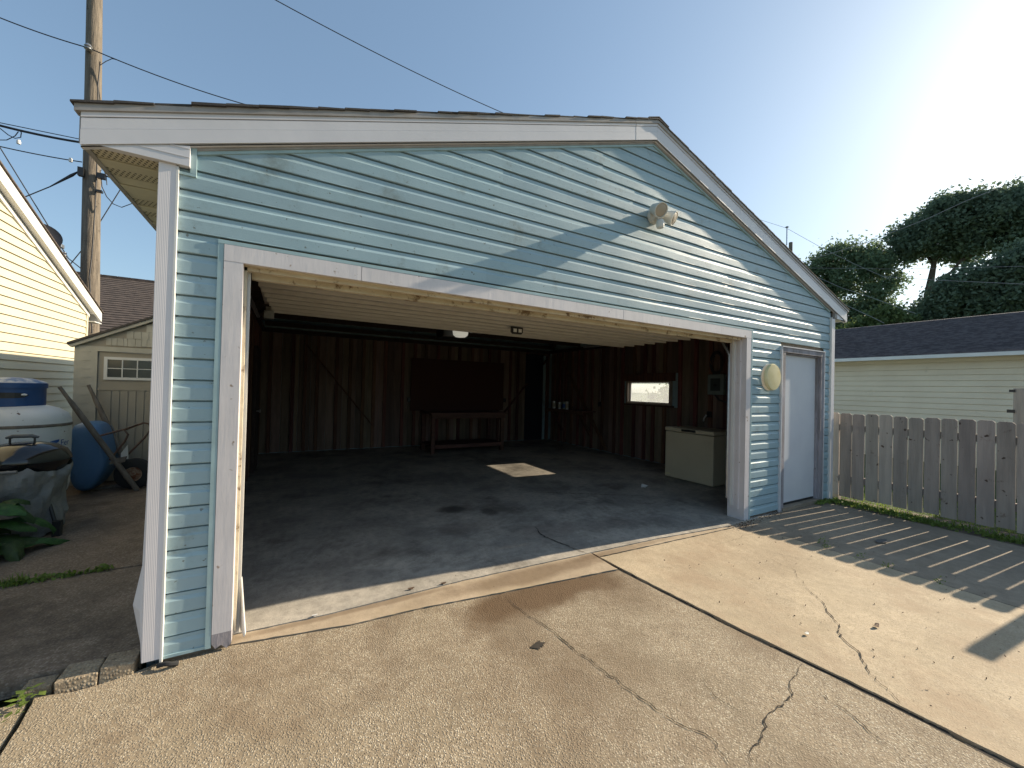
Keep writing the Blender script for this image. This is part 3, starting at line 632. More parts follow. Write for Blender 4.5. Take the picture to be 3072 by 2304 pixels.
MB().tube([(3.29,-.03,3.17),(3.34,-.08,3.15)], .016, 8).build('arm', M_flood, F, smooth=True)
MB().lathe([(.0001,-.035),(.03,-.035),(.036,-.02),(.036,.02),(.028,.04),(.0001,.045)], (3.225,-.13,3.045), 20).build('motion_sensor', M_flood, F, smooth=True)

# chest freezer
fz = thing('chest_freezer', 'almond chest freezer standing against the right garage wall', 'freezer', (6.3,1.57,0))
bd = MB().box(6.0,6.62,1.115,2.01,.02,.80).build('cabinet', M_freez, fz, bevel=.012)
MB().box(5.992,6.625,1.108,2.018,.808,.872).build('lid', M_freez, fz, bevel=.014)
MB().box(5.982,5.992,1.42,1.68,.825,.862).build('lid_handle', M_blk, fz); MB().box(5.996,5.9995,1.90,1.98,.06,.085).build('badge', M_lampb, fz)
MB().box(6.55,6.60,1.108,1.1145,.12,.2).build('vent_grille', M_blk, fz)
# electrical panel and its cables
ep = thing('electrical_panel', 'grey-green breaker panel on the right garage wall above the freezer', 'electrical panel', (6.9,1.65,1.6))
bx_ = MB().box(6.84,6.925,1.50,1.80,1.45,1.81).build('panel_box', M_panel, ep, bevel=.006)
MB().box(6.832,6.84,1.56,1.74,1.52,1.74).build('panel_door', mk('panel_dark', (.06,.07,.07), rough=.5), ep)
MB().box(6.828,6.832,1.62,1.68,1.60,1.64).build('switch', M_blk, ep)
tb = MB()
for k in range(4):
    a0 = .1*k; rr = .13+.012*k
    tb.tube([(6.88-.004*k, 1.66+rr*math.cos(t)*.75, 2.02+rr*1.25*math.sin(t)) for t in np.linspace(a0, a0+6.1, 26)], .006, 6)
tb.tube([(6.88,1.60,1.81),(6.88,1.58,1.95),(6.88,1.60,2.2)], .007, 6); tb.tube([(6.88,1.72,1.81),(6.88,1.75,1.95),(6.88,1.70,2.15)], .007, 6)
tb.build('cable_coil', M_wire, ep, smooth=True)
MB().tube([(6.88,1.68,1.45),(6.87,1.6,1.36),(6.87,1.5,1.33),(6.9,1.3,1.3)], .014, 8).build('conduit', M_wire, ep, smooth=True)
def outlet(x, y, z, lab, face=0):
    o = MB().box(x-.045, x, y-.035, y+.035, z-.055, z+.055) if face == 0 else MB().box(x-.035,x+.035,y-.045,y,z-.055,z+.055)
    o = o.build('outlet_box', M_blk, bevel=.004); tag(o, lab, 'outlet', 'dark outlet boxes on the garage studs'); return o
outlet(6.93,1.80,1.09,'dark outlet box with a white plug between breaker panel and freezer'); outlet(6.93,4.70,1.14,'dark outlet box between the shelf and the window')
outlet(5.45,6.935,1.14,'dark outlet box at the right edge of the strand board',1); outlet(2.80,6.935,1.14,'dark outlet box at the left edge of the strand board',1)
pl = MB().tube([(6.87,1.83,1.08),(6.85,1.86,1.02),(6.86,1.88,.96)], .014, 8).build('plug', M_white, smooth=True); tag(pl, 'white plug hanging under the outlet by the breaker panel', 'plug')
o = MB().tube([(6.925,4.70,1.2),(6.925,4.70,2.5)], .008, 6).build('wall_conduit', M_steel); tag(o, 'thin conduit running up the right wall from an outlet', 'conduit')
# workbench
wbn = thing('workbench', 'low brown wooden workbench under the strand board', 'workbench', (3.9,6.1,0))
for (a, b) in ((5.56,5.70),(5.703,5.85),(5.853,6.0),(6.003,6.18),(6.183,6.38)): boxo('top_board', (2.92,4.78,a,b,.865,.90), M_bench, wbn)
boxo('apron_board', (2.95,4.75,5.565,5.60,.77,.864), M_bench, wbn)
for (x_, y_) in ((2.96,5.57),(4.66,5.57),(2.96,6.28),(4.66,6.28)): boxo('leg', (x_,x_+.08,y_+.032,y_+.10,.004,.864), M_bench, wbn)
boxo('lower_shelf', (2.98,4.72,5.61,6.36,.16,.19), M_bench, wbn); boxo('stretcher', (3.04,4.66,5.57,5.60,.12,.20), M_bench, wbn)
# shelf with cans
shf = thing('wall_shelf', 'short wooden shelf on diagonal brackets on the right wall', 'shelf', (6.8,5.6,.94))
boxo('shelf_board', (6.50,6.925,4.85,6.35,.925,.955), M_bench, shf)
for yy in (6.2, 5.05): MB().bar((6.53,yy,.92),(6.91,yy,.35),.04,.07,(0,1,0)).build('bracket', M_br, shf)
boxo('shelf_edge', (6.48,6.499,4.85,6.35,.87,.955), M_bench, shf)
for (yy, r_, h, mt_, lab) in ((6.18,.055,.19,M_steel,'pale paint can at the far end of the wall shelf'),(5.92,.05,.17,M_steel,'steel paint can second on the wall shelf'),
                              (5.72,.055,.19,M_panel,'dark paint can third on the wall shelf'),(5.60,.04,.20,M_steel,'slim pale spray can nearest on the wall shelf')):
    t_ = thing('paint_can', lab, 'paint can', (6.60,yy,.956), 'cans on the wall shelf')
    MB().lathe([(r_,.0),(r_,h),(r_+.003,h+.002),(r_+.003,h+.008),(r_-.006,h+.008),(.0001,h+.004)], (6.60,yy,.957), 20).build('can_body', mt_, t_, smooth=True)
    MB().lathe([(r_+.001,h*.2),(r_+.001,h*.75)], (6.60,yy,.957), 20).build('can_label', M_logo if mt_ is M_panel else M_shed, t_, smooth=True)
# opener
op = thing('garage_door_opener', 'black ceiling door opener with glowing white lamp lens', 'door opener', (2.45,2.75,2.3))
MB().box(2.16,2.50,2.78,3.10,2.20,2.40).build('motor_housing', M_blk, op, bevel=.02)
MB().lathe([(.0001,-.075),(.07,-.068),(.105,-.04),(.115,.02),(.11,.07),(.0001,.075)], (2.38,2.66,2.262), 24).build('lamp_lens', M_lamp, op, smooth=True)
MB().box(2.56,2.585,.35,2.75,2.335,2.36).build('opener_rail', M_steel, op)
MB().box(2.50,2.66,2.50,2.58,2.255,2.30).build('chain_bracket', M_steel, op)
# knob of a side door lost in the dark
kb = thing('side_door', 'dark side door with a bright knob on the left garage wall', 'door', (-.24,5.2,0))
boxo('door_slab', (-.245,-.20,4.8,5.65,.02,2.05), M_rough, kb)
MB().lathe([(.012,0),(.012,.03),(.028,.04),(.03,.055),(.0001,.062)], (-.20,5.0,1.0), 14, 'x').build('knob', M_steel, kb, smooth=True)
# litter on floor
o = MB().add([(4.97,1.55,.02),(5.03,1.52,.05),(5.06,1.58,.03),(5.00,1.62,.06),(5.02,1.56,.008),(4.96,1.60,.008)], [(0,1,3),(1,2,3),(0,4,1),(4,2,1),(5,0,3)]).build('crumpled_paper', M_white); tag(o, 'small crumpled scrap on the floor left of the freezer', 'litter')

# ------------------------------------------------------------------ FENCE
fn = thing('picket_fence', 'grey dog-eared wooden fence running out from the garage corner', 'fence', (7.2,-1.1,0))
yy = .095
for i in range(16):
    w = .1335; y1 = yy; y0 = yy-w; zt = 1.235+random.uniform(-.010,.008); zb_ = .045+random.uniform(-.012,.012); c = .022
    x0 = 7.183+random.uniform(-.004,.004)
    tilt = random.uniform(-.005,.005)
    p = [(x0,y0+tilt,zb_),(x0,y1+tilt,zb_),(x0,y1,zt-c),(x0,y1-c,zt),(x0,y0+c,zt),(x0,y0,zt-c)]
    MB().prism(p, (.017,0,0)).build('picket', M_picket, fn)
    yy -= .1445+random.uniform(-.001,.0015)
for z_ in (.30, 1.03): boxo('rail', (7.2045,7.245,-2.26,.03,z_-.045,z_+.045), M_picket, fn)
boxo('fence_post', (7.246,7.335,-.02,.07,-.05,1.2), M_picket, fn)
boxo('fence_post', (7.246,7.335,-1.30,-1.21,-.05,1.2), M_picket, fn) if False else None
gp = thing('gate_post', 'tall square wooden post at the outer end of the picket fence', 'post', (7.3,-2.28,0))
boxo('post', (7.207,7.315,-2.375,-2.262,-.05,1.66), M_picket, gp); boxo('post_plate', (7.195,7.206,-2.35,-2.28,.0,.10), M_steel, gp)
q = at(3040,1165,0,10.0)
g2 = thing('yard_gate', 'grey board gate with square post in the yard beyond the fence', 'gate', (10.05, q.y-.05, 0))
boxo('post', (10.0,10.1,q.y-.13,q.y,-.05,q.z), M_picket, g2)
for k in range(5): boxo('board', (10.1,10.12,q.y-.14-.15*(k+1),q.y-.14-.15*k-.006,.05,q.z-.03), M_picket, g2)
MB().box(9.985,9.999,q.y-.02,q.y+.06,q.z-.38,q.z-.33).build('hinge', M_blk, g2); MB().box(9.985,9.999,q.y-.02,q.y+.04,q.z-.06,q.z-.02).build('hinge', M_blk, g2)

# ------------------------------------------------------------------ neighbour garage on the right
ng = thing('yellow_garage', 'long pale yellow garage with grey-brown roof beyond the picket fence', 'garage', (13.5,0,0))
k = 0; NW = 13.5; NZ = 2.40
while True:
    z0 = .05+.132*k
    if z0+.132 > NZ: break
    z1 = z0+.132
    MB().add([(NW-.026,-14,z0+.007),(NW-.010,-14,z1-.004),(NW-.010,8.0,z1-.004),(NW-.026,8.0,z0+.007),(NW-.001,-14,z0+.007),(NW-.001,8.0,z0+.007)], [(0,3,2,1),(0,4,5,3)]).build('siding_panel', M_cream2, ng); k += 1
boxo('side_wall', (NW,NW+.1,-14,8.0,-.1,2.42), M_cream2, ng)
MB().prism([(NW+.1,7.9,-.1),(NW+11,7.9,-.1),(NW+11,7.9,2.4),(NW+5.64,7.9,3.95),(NW+.1,7.9,2.4)], (0,.1,0)).build('gable_wall', M_cream2, ng)
boxo('frieze_board', (NW-.08,NW-.001,-14.2,8.3,2.335,2.43), M_cream2, ng); boxo('eave_fascia', (NW-.40,NW-.365,-14.2,8.3,2.41,2.49), M_white, ng); boxo('soffit', (NW-.364,NW,-14.2,8.3,2.431,2.445), M_cream2, ng)
EX, EZ, RX, RZ = NW-.385, 2.492, NW+5.64, 4.115
st = MB(); nr = 40
for r_ in range(nr):
    a = r_/nr; b = (r_+1)/nr; x0 = EX+a*(RX-EX); x1 = EX+b*(RX-EX); z0 = EZ+a*(RZ-EZ); z1 = EZ+b*(RZ-EZ)
    st.add([(x0,-14.3,z0+.030),(x0,8.4,z0+.030),(x1,8.4,z1+.002),(x1,-14.3,z1+.002),(x0,-14.3,z0-.004),(x0,8.4,z0-.004)], [(0,1,2,3),(0,4,5,1)])
st.build('shingle_courses', M_grsh, ng, kind='stuff')
MB().prism([(EX+.01,-14.3,EZ-.006),(RX,-14.3,RZ-.006),(2*RX-EX,-14.3,EZ-.006),(2*RX-EX,-14.3,EZ-.04),(RX,-14.3,RZ-.04),(EX+.01,-14.3,EZ-.04)], (0,22.7,0)).build('roof_deck', M_grsh, ng)
for k in range(22): MB().prism([(RX-.15,-14+k*.98,RZ-.025),(RX,-14+k*.98,RZ+.025),(RX+.15,-14+k*.98,RZ-.025)], (0,.97,0)).build('ridge_cap', M_grsh, ng)

# ------------------------------------------------------------------ yellow house on the left
HX = -2.8
yh = thing('yellow_house', 'cream yellow clapboard house gable at the left edge', 'house', (HX,5,0))
cy_ = 6.83; s_ = .42
tipY, tipZ = 7.13, 2.64
def rk(y): return tipZ+(tipY-y)*s_
k = 0
YB = 0.6
while True:
    z0 = .12+.1105*k; z1 = z0+.1105
    def yl(z): return min(cy_, tipY-(z+.19-tipZ)/s_)
    if yl(z0) < YB+.2: break
    ya, yb_ = yl(z0), yl(z1)
    if yb_ < YB: yb_ = YB
    MB().add([(HX+.020,YB,z0+.006),(HX+.004,YB,z1-.004),(HX+.004,yb_,z1-.004),(HX+.020,ya,z0+.006),(HX,YB,z0+.006),(HX,ya,z0+.006)], [(0,1,2,3),(0,3,5,4)]).build('siding_panel', M_cream, yh); k += 1
MB().prism([(HX,YB,-.05),(HX,cy_,-.05),(HX,cy_,2.60),(HX,YB,rk(YB)-.19)], (-.1,0,0)).build('gable_wall', M_cream, yh)
MB().prism([(HX+.0,cy_,-.05),(HX-8,cy_,-.05),(HX-8,cy_,2.55),(HX,cy_,2.55)], (0,-.1,0)).build('back_wall', M_cream, yh)
boxo('corner_trim', (HX+.001,HX+.022,cy_-.045,cy_+.01,0,2.60), M_cream, yh)
MB().prism([(HX+.10,YB,rk(YB)),(HX+.10,tipY,tipZ),(HX+.10,tipY,tipZ-.16),(HX+.10,YB,rk(YB)-.16)], (-.03,0,0)).build('rake_board', M_white, yh)
MB().prism([(HX+.03,YB,rk(YB)-.165),(HX+.03,6.86,rk(6.86)-.165),(HX+.03,6.86,rk(6.86)-.235),(HX+.03,YB,rk(YB)-.235)], (-.028,0,0)).build('frieze_board', M_white, yh)
MB().prism([(HX+.071,YB,rk(YB)-.158),(HX+.071,6.9,rk(6.9)-.158),(HX+.071,6.9,rk(6.9)-.148),(HX+.071,YB,rk(YB)-.148)], (-.07,0,0)).build('rake_soffit', M_white, yh)
boxo('eave_soffit', (HX-8,HX+.10,cy_+.012,tipY,2.44,2.455), M_white, yh)
boxo('eave_fascia', (HX-8,HX+.07,tipY-.02,tipY+.002,2.46,2.63), M_white, yh)
MB().prism([(HX+.12,YB,rk(YB)+.025),(HX+.12,tipY+.03,tipZ+.012),(HX+.12,tipY+.03,tipZ+.002),(HX+.12,YB,rk(YB)+.002)], (-9,0,0)).build('roof', M_brsh, yh)
MB().prism([(HX,YB,-.05),(HX-8,YB,-.05),(HX-8,YB,rk(YB)-.2),(HX,YB,rk(YB)-.2)], (0,.05,0)).build('front_wall', M_cream, yh)
# vent pipe (part) and dish
vp = at(617*500/1659*1.0, 500+970*500/1659, 0, -3.5); vt = at(617*500/1659, 500+868*500/1659, 0, -3.5)
MB().tube([(vp.x,vp.y,vp.z-.5),(vp.x,vp.y,vt.z-.03)], .035, 12).build('vent_pipe', M_steel, yh, smooth=True)
MB().lathe([(.035,.0),(.065,.0),(.065,.025),(.02,.03),(.02,.05),(.06,.055),(.055,.07),(.0001,.075)], (vp.x,vp.y,vt.z-.035), 14).build('vent_cap', M_steel, yh, smooth=True)
dc = at(410*500/1659, 500+690*500/1659, 0, -3.5)
dsh = thing('satellite_dish', 'dark grey satellite dish on the roof slope of the yellow house', 'satellite dish', dc)
n_ = Vector((.45,-.8,.35)).normalized(); a_ = n_.cross(Vector((0,0,1))).normalized(); b_ = a_.cross(n_); Mx = Matrix((a_, b_, n_)).transposed()
MB().lathe([(.0001,-.05),(.12,-.04),(.21,-.01),(.245,.02),(.245,.026),(.21,.0),(.12,-.03),(.0001,-.04)], dc, 30, rot=Mx).build('reflector', M_wire, dsh, smooth=True)
lp = at(590*500/1659, 500+785*500/1659, 0, -3.45); l0 = at(505*500/1659, 500+790*500/1659, 0, -3.5)
MB().tube([dc-n_*.05-Vector((0,0,.15)), l0, lp], .012, 6).build('feed_arm', M_steel, dsh)
MB().box(lp.x-.04,lp.x+.05,lp.y-.06,lp.y+.06,lp.z-.04,lp.z+.03).build('receiver', M_steel, dsh, bevel=.01)
MB().box(lp.x-.03,lp.x+.03,lp.y-.09,lp.y-.03,lp.z+.03,lp.z+.10).build('receiver', M_panel, dsh)
MB().tube([dc-n_*.05, dc-n_*.1-Vector((0,0,.5))], .02, 8).build('mast', M_steel, dsh)

# ------------------------------------------------------------------ brown roofed house behind
r0 = at(205, 820, 1, 14.0); r1 = at(462, 845, 1, 14.0); zr = (r0.z+r1.z)/2+.02
h2 = thing('brown_roofed_house', 'white house with brown shingle roof behind the utility pole', 'house', (-4,14,0))
st = MB(); nr = 26; zE = zr-2.0
for r_ in range(nr):
    a = r_/nr; b = (r_+1)/nr; y0 = 10.6+a*3.4; y1 = 10.6+b*3.4; z0 = zE+a*2.0; z1 = zE+b*2.0
    st.add([(-12,y0,z0+.024),(-2.1,y0,z0+.024),(-2.1,y1,z1+.002),(-12,y1,z1+.002),(-12,y0,z0-.006),(-2.1,y0,z0-.006)], [(0,1,2,3),(0,4,5,1)])
st.build('shingle_courses', M_brsh, h2, kind='stuff')
MB().prism([(-12,10.62,zE-.01),(-12,14,zr-.01),(-12,17.4,zE-.01),(-12,17.4,zE-.06),(-12,14,zr-.06),(-12,10.62,zE-.06)], (9.9,0,0)).build('roof_deck', M_brsh, h2)
for k in range(30): boxo('ridge_cap', (-12+k*.33,-12+k*.33+.315,13.9,14.1,zr-.03,zr+.022), M_brsh, h2)
MB().prism([(-11.8,10.9,-.1),(-11.8,17.1,-.1),(-11.8,17.1,zE),(-11.8,14,zr-.1),(-11.8,10.9,zE)], (9.4,0,0)).build('wall', M_white, h2)


# ------------------------------------------------------------------ storage shed
sx0, sx1, sy = -2.22, -.46, 4.70; rx, rz = -1.34, 2.385
sd_ = thing('storage_shed', 'taupe resin storage shed with white six-pane door window', 'shed', (rx,sy,.05))
boxo('corner_column', (sx0,-2.0,sy,sy+.10,.05,1.90), M_shedl, sd_); boxo('corner_column', (sx1-.2,sx1,sy,sy+.10,.05,1.90), M_shedl, sd_)
for k in range(11):
    z_ = 1.82-k*.115
    boxo('slot_rib', (-2.15,-2.07,sy-.006,sy-.0005,z_,z_+.014), M_shedl, sd_)
boxo('side_wall', (sx0+.01,sx0+.06,sy+.10,6.4,.05,1.90), M_shed, sd_); boxo('side_wall', (sx1-.06,sx1-.01,sy+.10,6.4,.05,1.90), M_shed, sd_); boxo('back_wall', (sx0,sx1,6.4,6.45,.05,1.90), M_shed, sd_)
boxo('door_head', (-2.0,sx1-.2,sy-.012,sy+.08,1.835,1.90), M_shedl, sd_)
MB().prism([(sx0,sy+.02,1.901),(sx1,sy+.02,1.901),(rx,sy+.02,rz-.06)], (0,.06,0)).build('gable_panel', M_shed, sd_)
dr = boxo('shed_door', (-1.995,-1.335,sy+.02,sy+.06,.08,1.83), M_shed, sd_); dr2 = boxo('shed_door', (-1.33,-.665,sy+.02,sy+.06,.08,1.83), M_shed, sd_)
boxo('door_rail', (-1.995,-1.335,sy+.008,sy+.0195,1.31,1.335), M_shed, dr); 
for k in range(7): boxo('door_groove', (-1.93+k*.085,-1.93+k*.085+.072,sy+.010,sy+.0195,.12,1.30), M_shed, dr)
fr = MB(); fx0, fx1, fz0, fz1 = -1.935,-1.34,1.455,1.765; yf = sy-.002
fr.box(fx0,fx0+.035,yf,sy+.02,fz0,fz1).box(fx1-.035,fx1,yf,sy+.02,fz0,fz1).box(fx0+.035,fx1-.035,yf,sy+.02,fz1-.035,fz1).box(fx0+.035,fx1-.035,yf,sy+.02,fz0,fz0+.035)
wn = fr.build('door_window', M_white, sd_)
for k in range(3):
    for j in range(2):
        a = fx0+.035+k*.155; b = a+.143 if k < 2 else fx1-.035; z_ = fz0+.035+j*.125; boxo('pane', (a,b,sy+.010,sy+.016,z_,z_+.115), M_glassd, wn)
for k in (1, 2): boxo('muntin', (fx0+.023+k*.155,fx0+.035+k*.155,yf+.003,sy+.02,fz0+.035,fz1-.035), M_white, wn)
boxo('muntin', (fx0+.035,fx1-.035,yf+.004,sy+.02,fz0+.150,fz0+.160), M_white, wn)
for sgn in (-1, 1):
    xe = rx+sgn*.93
    MB().prism([(xe,sy-.07,1.90),(rx,sy-.07,rz),(rx,sy-.07,rz+.03),(xe,sy-.07,1.93)], (0,1.8,0)).build('roof_panel', M_shedr, sd_)
    MB().prism([(xe+sgn*-.03,sy-.05,1.87),(rx,sy-.05,rz-.045),(rx,sy-.05,rz-.003),(xe,sy-.05,1.898)], (0,.06,0)).build('gable_trim', M_shedl, sd_)
# shake shingles on the gable
for row in range(4):
    z_ = 1.925+row*.105; hw = (rz-.07-z_-.09)/.516
    x_ = rx-hw
    if hw < .06: continue
    while x_ < rx+hw-.05:
        w = random.uniform(.045,.085); MB().box(x_,x_+w-.004,sy+.002,sy+.0195,z_+random.uniform(-.006,.004),z_+.10).build('shake', M_shedl, sd_); x_ += w

# ------------------------------------------------------------------ utility pole
pb = Vector((-3.19, 8.0, 0)); 
_pt, _pb = at(284,0,1,8.0), at(268,1000,1,8.0)
def polep(z): return _pb+(_pt-_pb)*((z-_pb.z)/(_pt.z-_pb.z))
up_ = thing('utility_pole', 'tall weathered wooden utility pole between the yellow house and garage', 'utility pole', (pb.x,pb.y,-.1))
MB().tube([polep(z) for z in np.linspace(-.1, 11.5, 24)], [ .148-.0022*i for i in range(24)], 20).build('pole_shaft', M_pole, up_, smooth=True)
def W(px, py, Y=8.0): return at(px, py, 1, Y)
def sag(a, b, s, n=14): 
    a, b = Vector(a), Vector(b); return [a.lerp(b, i/n)+Vector((0,0,-4*s*(i/n)*(1-i/n))) for i in range(n+1)]
hw = MB(); c_ = W(265,142,7.83); hw.lathe([(.03,-.06),(.06,-.04),(.045,-.01),(.06,.01),(.045,.04),(.03,.06)], c_, 14).build('insulator', M_steel, up_, smooth=True)
MB().box(*(lambda q: (q.x-.04,q.x+.04,q.y-.03,q.y+.05,q.z-.10,q.z+.06))(W(243,512,7.85))).build('cable_bracket', M_blk, up_)
MB().box(*(lambda q: (q.x-.02,q.x+.09,q.y-.03,q.y+.05,q.z-.05,q.z+.05))(W(297,527,7.85))).build('cable_bracket', M_blk, up_)
MB().box(*(lambda q: (q.x-.03,q.x+.06,q.y-.03,q.y+.05,q.z-.02,q.z+.02))(W(294,573,7.85))).build('cable_bracket', M_blk, up_)
dp = [(300,185),(298,215),(293,260),(295,330),(292,420),(290,520),(285,620),(280,700),(275,770),(268,830),(272,900),(276,1000)]
MB().tube([W(a,b,7.845) for a, b in dp], .010, 6).build('downlead', M_wire, up_, smooth=True)
def wire(name_label, pts, r_=.012, Y=8.0, cat='cable', mat=None, group='overhead wires'):
    o = MB().tube(pts, r_, 6).build('overhead_wire', mat or M_wire, smooth=True); tag(o, name_label, cat, group); return o
wire('overhead wire from the top left corner to the pole insulator', sag(W(-40,37,7.83), W(256,141,7.83), .03), .011)
wire('overhead wire from the pole insulator sloping down behind the garage roof', sag(W(275,148,7.83), W(860,345,7.83), .10), .011)
wire('lone overhead wire crossing the sky above the middle of the garage roof', sag(W(790,-20,9), W(1620,385,9), .15), .012)
wire('thick black overhead cable ending at the pole below the eave', sag(W(-40,366,8.1), W(262,430,8.1), .03), .022)
wire('thin cable running just above the thick black one', sag(W(-40,360,8.05), W(262,422,8.05), .0), .008)
wire('small looped cable hanging from the thick black cable', [W(0,385,8.1),W(25,405,8.1),W(45,415,8.1),W(62,412,8.1),W(64,398,8.1),W(58,390,8.1)], .008)
wire('low curling cable at the left picture edge', [W(-20,420,8.1),W(20,420,8.1),W(45,408,8.1),W(55,395,8.1)], .008)
wire('service wire with pale insulator reaching the pole from the left', sag(W(-40,430,7.9), W(246,486,7.9), .02), .010)
wire('guy cable rising from the yellow house roof to the pole bracket', [W(40,605,7.9),W(150,560,7.9),W(215,526,7.9),W(240,512,7.9)], [.010,.010,.028,.008])
wire('long thin wire slanting down from the left edge behind the yellow house', [W(-20,410,8.3),W(205,775,8.3),W(240,803,8.3),W(250,815,8.3)], .009)
wire('short thin wire crossing low behind the pole on its left side', [W(195,812,8.3),W(240,757,8.3),W(262,730,8.3)], .009)
wire('short wire rising right of the pole up to the garage eave', [W(285,690,8.2),W(362,567,8.2),W(372,560,8.2),W(410,600,8.2)], .009)
wire('drooping loop of cable right of the pole', [W(303,530,7.85),W(306,560,7.85),W(320,590,7.85),W(340,612,7.85),W(365,622,7.85),W(400,609,7.85),W(440,590,7.85)], .008)
wire('short service cable leaving the pole bracket towards the garage', [W(300,522,7.85),W(318,528,7.85),W(345,537,7.85),W(420,560,7.85)], .014)
wire('curled cable tail above the right pole bracket', [W(303,530,7.85),W(300,512,7.85),W(310,508,7.85),W(318,525,7.85),W(321,555,7.85)], .007)
wire('thin jumper from the upper wire down to the pole', [W(298,197,7.83),W(318,184,7.83),W(336,176,7.83),W(352,180,7.83)], .007)
for (a, b, lab) in ((56,426,'small pale insulator hanging from the looped cable'), (212,480,'small pale insulator on the service wire by the pole')):
    q = W(a,b,7.9); o = MB().lathe([(.0001,-.045),(.025,-.035),(.03,0),(.02,.035),(.0001,.045)], q, 12).build('insulator', M_white, smooth=True); tag(o, lab, 'insulator')

# ------------------------------------------------------------------ propane tank
tc = Vector((-2.20, 3.44, 0)); TRd = .385
tk = thing('propane_tank', 'tall white propane tank with blue lid behind the grill', 'gas tank', (tc.x,tc.y,.045))
MB().lathe([(.0001,.13),(.22,.14),(.32,.18),(.37,.25),(TRd,.33),(TRd,.965)], tc, 48).build('tank_shell', M_tank, tk, smooth=True)
MB().lathe([(TRd+.004,.955),(TRd+.007,.965),(TRd+.007,.975),(TRd+.002,.985)], tc, 48).build('weld_seam', M_handle, tk, smooth=True)
MB().lathe([(TRd+.001,.985),(TRd-.005,1.03),(TRd-.03,1.085),(TRd-.09,1.135),(.20,1.17),(.0001,1.185)], tc, 48).build('tank_dome', M_tank, tk, smooth=True)
ft = MB(); ft.lathe([(.26,.045),(.26,.16),(.25,.16),(.25,.045)], tc, 32).build('foot_ring', M_tank, tk, smooth=True)
ld = Vector((-2.235,3.44,0)); 
lid = MB().lathe([(.225,1.165),(.225,1.35),(.235,1.35),(.235,1.40),(.228,1.405)], ld, 40).build('valve_cover', M_blue, tk, smooth=True)
MB().lathe([(.229,1.4051),(.20,1.425),(.12,1.452),(.0001,1.462)], ld, 40).build('cover_top', M_lidtop, tk, smooth=True)
# slot handle on the front of the cover
ang = math.atan2(CAM.y-ld.y, CAM.x-ld.x)
sm = MB(); vs = []
for k in range(13):
    t = (k/12-.5)*1.6-.35; a = ang+t; h = .026*math.sqrt(max(0, 1-(abs(k/12-.5)*2)**4))+.002
    vs += [(ld.x+.2285*math.cos(a), ld.y+.2285*math.sin(a), 1.278-h), (ld.x+.2285*math.cos(a), ld.y+.2285*math.sin(a), 1.278+h)]
sm.add(vs, [(2*i,2*i+2,2*i+3,2*i+1) for i in range(12)]).build('hand_slot', M_blk, lid)
MB().tube([(ld.x+.236*math.cos(ang+t), ld.y+.236*math.sin(ang+t), 1.285) for t in (.22,.30,.38)], [.008,.013,.006], 8).build('bright_latch', M_white, lid, smooth=True)
# leaf emblem and lettering wrapped on the shell
camang = math.atan2(CAM.y-tc.y, CAM.x-tc.x)
def wrap(u, v): 
    a = camang+math.radians(30)+u/TRd; r_ = TRd+.0015; return (tc.x+r_*math.cos(a), tc.y+r_*math.sin(a), .735+v)
def leafpoly(pts, name):
    bm = bmesh.new(); f = bm.faces.new([bm.verts.new(Vector((u, 0, v))) for u, v in pts]); bmesh.ops.triangulate(bm, faces=[f]); bmesh.ops.subdivide_edges(bm, edges=bm.edges[:], cuts=2, use_grid_fill=True)
    for v in bm.verts: v.co = Vector(wrap(v.co.x, v.co.z))
    me = bpy.data.meshes.new(name); bm.to_mesh(me); bm.free(); me.materials.append(M_logo); o = bpy.data.objects.new(name, me); col.objects.link(o); o.parent = tk; o.matrix_parent_inverse = Matrix.Translation(-tk.location); return o
leafpoly([(.0,.03),(.01,.055),(.03,.07),(.06,.078),(.115,.085),(.11,.06),(.085,.045),(.05,.036),(.02,.03)], 'leaf_emblem')
leafpoly([(.015,.018),(.04,.024),(.08,.034),(.108,.05),(.10,.03),(.08,.014),(.05,.008)], 'leaf_emblem')
tcv = bpy.data.curves.new('lettering', 'FONT'); tcv.body = 'Fer'; tcv.size = .092; tcv.fill_mode = 'FRONT'
tobj = bpy.data.objects.new('lettering', tcv); col.objects.link(tobj); bpy.context.view_layer.update()
me = bpy.data.meshes.new_from_object(tobj.evaluated_get(bpy.context.evaluated_depsgraph_get())); bpy.data.objects.remove(tobj)
for v in me.vertices: v.co = Vector(wrap(.125+v.co.x, .015+v.co.y))
me.materials.clear(); me.materials.append(M_logo); o = bpy.data.objects.new('lettering', me); col.objects.link(o); o.parent = tk; o.matrix_parent_inverse = Matrix.Translation(-tk.location)

# ------------------------------------------------------------------ kettle grill with cover
gc = Vector((-1.82, 2.62, 0))
gr = thing('kettle_grill', 'black kettle barbecue grill in front of the white tank', 'grill', (gc.x,gc.y,.045))
MB().lathe([(.292,.715),(.292,.735),(.285,.755),(.262,.80),(.20,.845),(.11,.872),(.0001,.88)], gc, 40).build('lid', M_enamel, gr, smooth=True)
MB().lathe([(.0001,.50),(.12,.51),(.22,.56),(.27,.63),(.287,.70),(.296,.714),(.28,.714)], gc, 40).build('bowl', M_enamel, gr, smooth=True)
MB().tube([gc+Vector((-.075,-.04,.87)), gc+Vector((-.075,-.04,.915)), gc+Vector((-.06,-.04,.925))], .008, 8).build('handle_bracket', M_blk, gr, smooth=True)
MB().tube([gc+Vector((.075,-.04,.87)), gc+Vector((.075,-.04,.915)), gc+Vector((.06,-.04,.925))], .008, 8).build('handle_bracket', M_blk, gr, smooth=True)
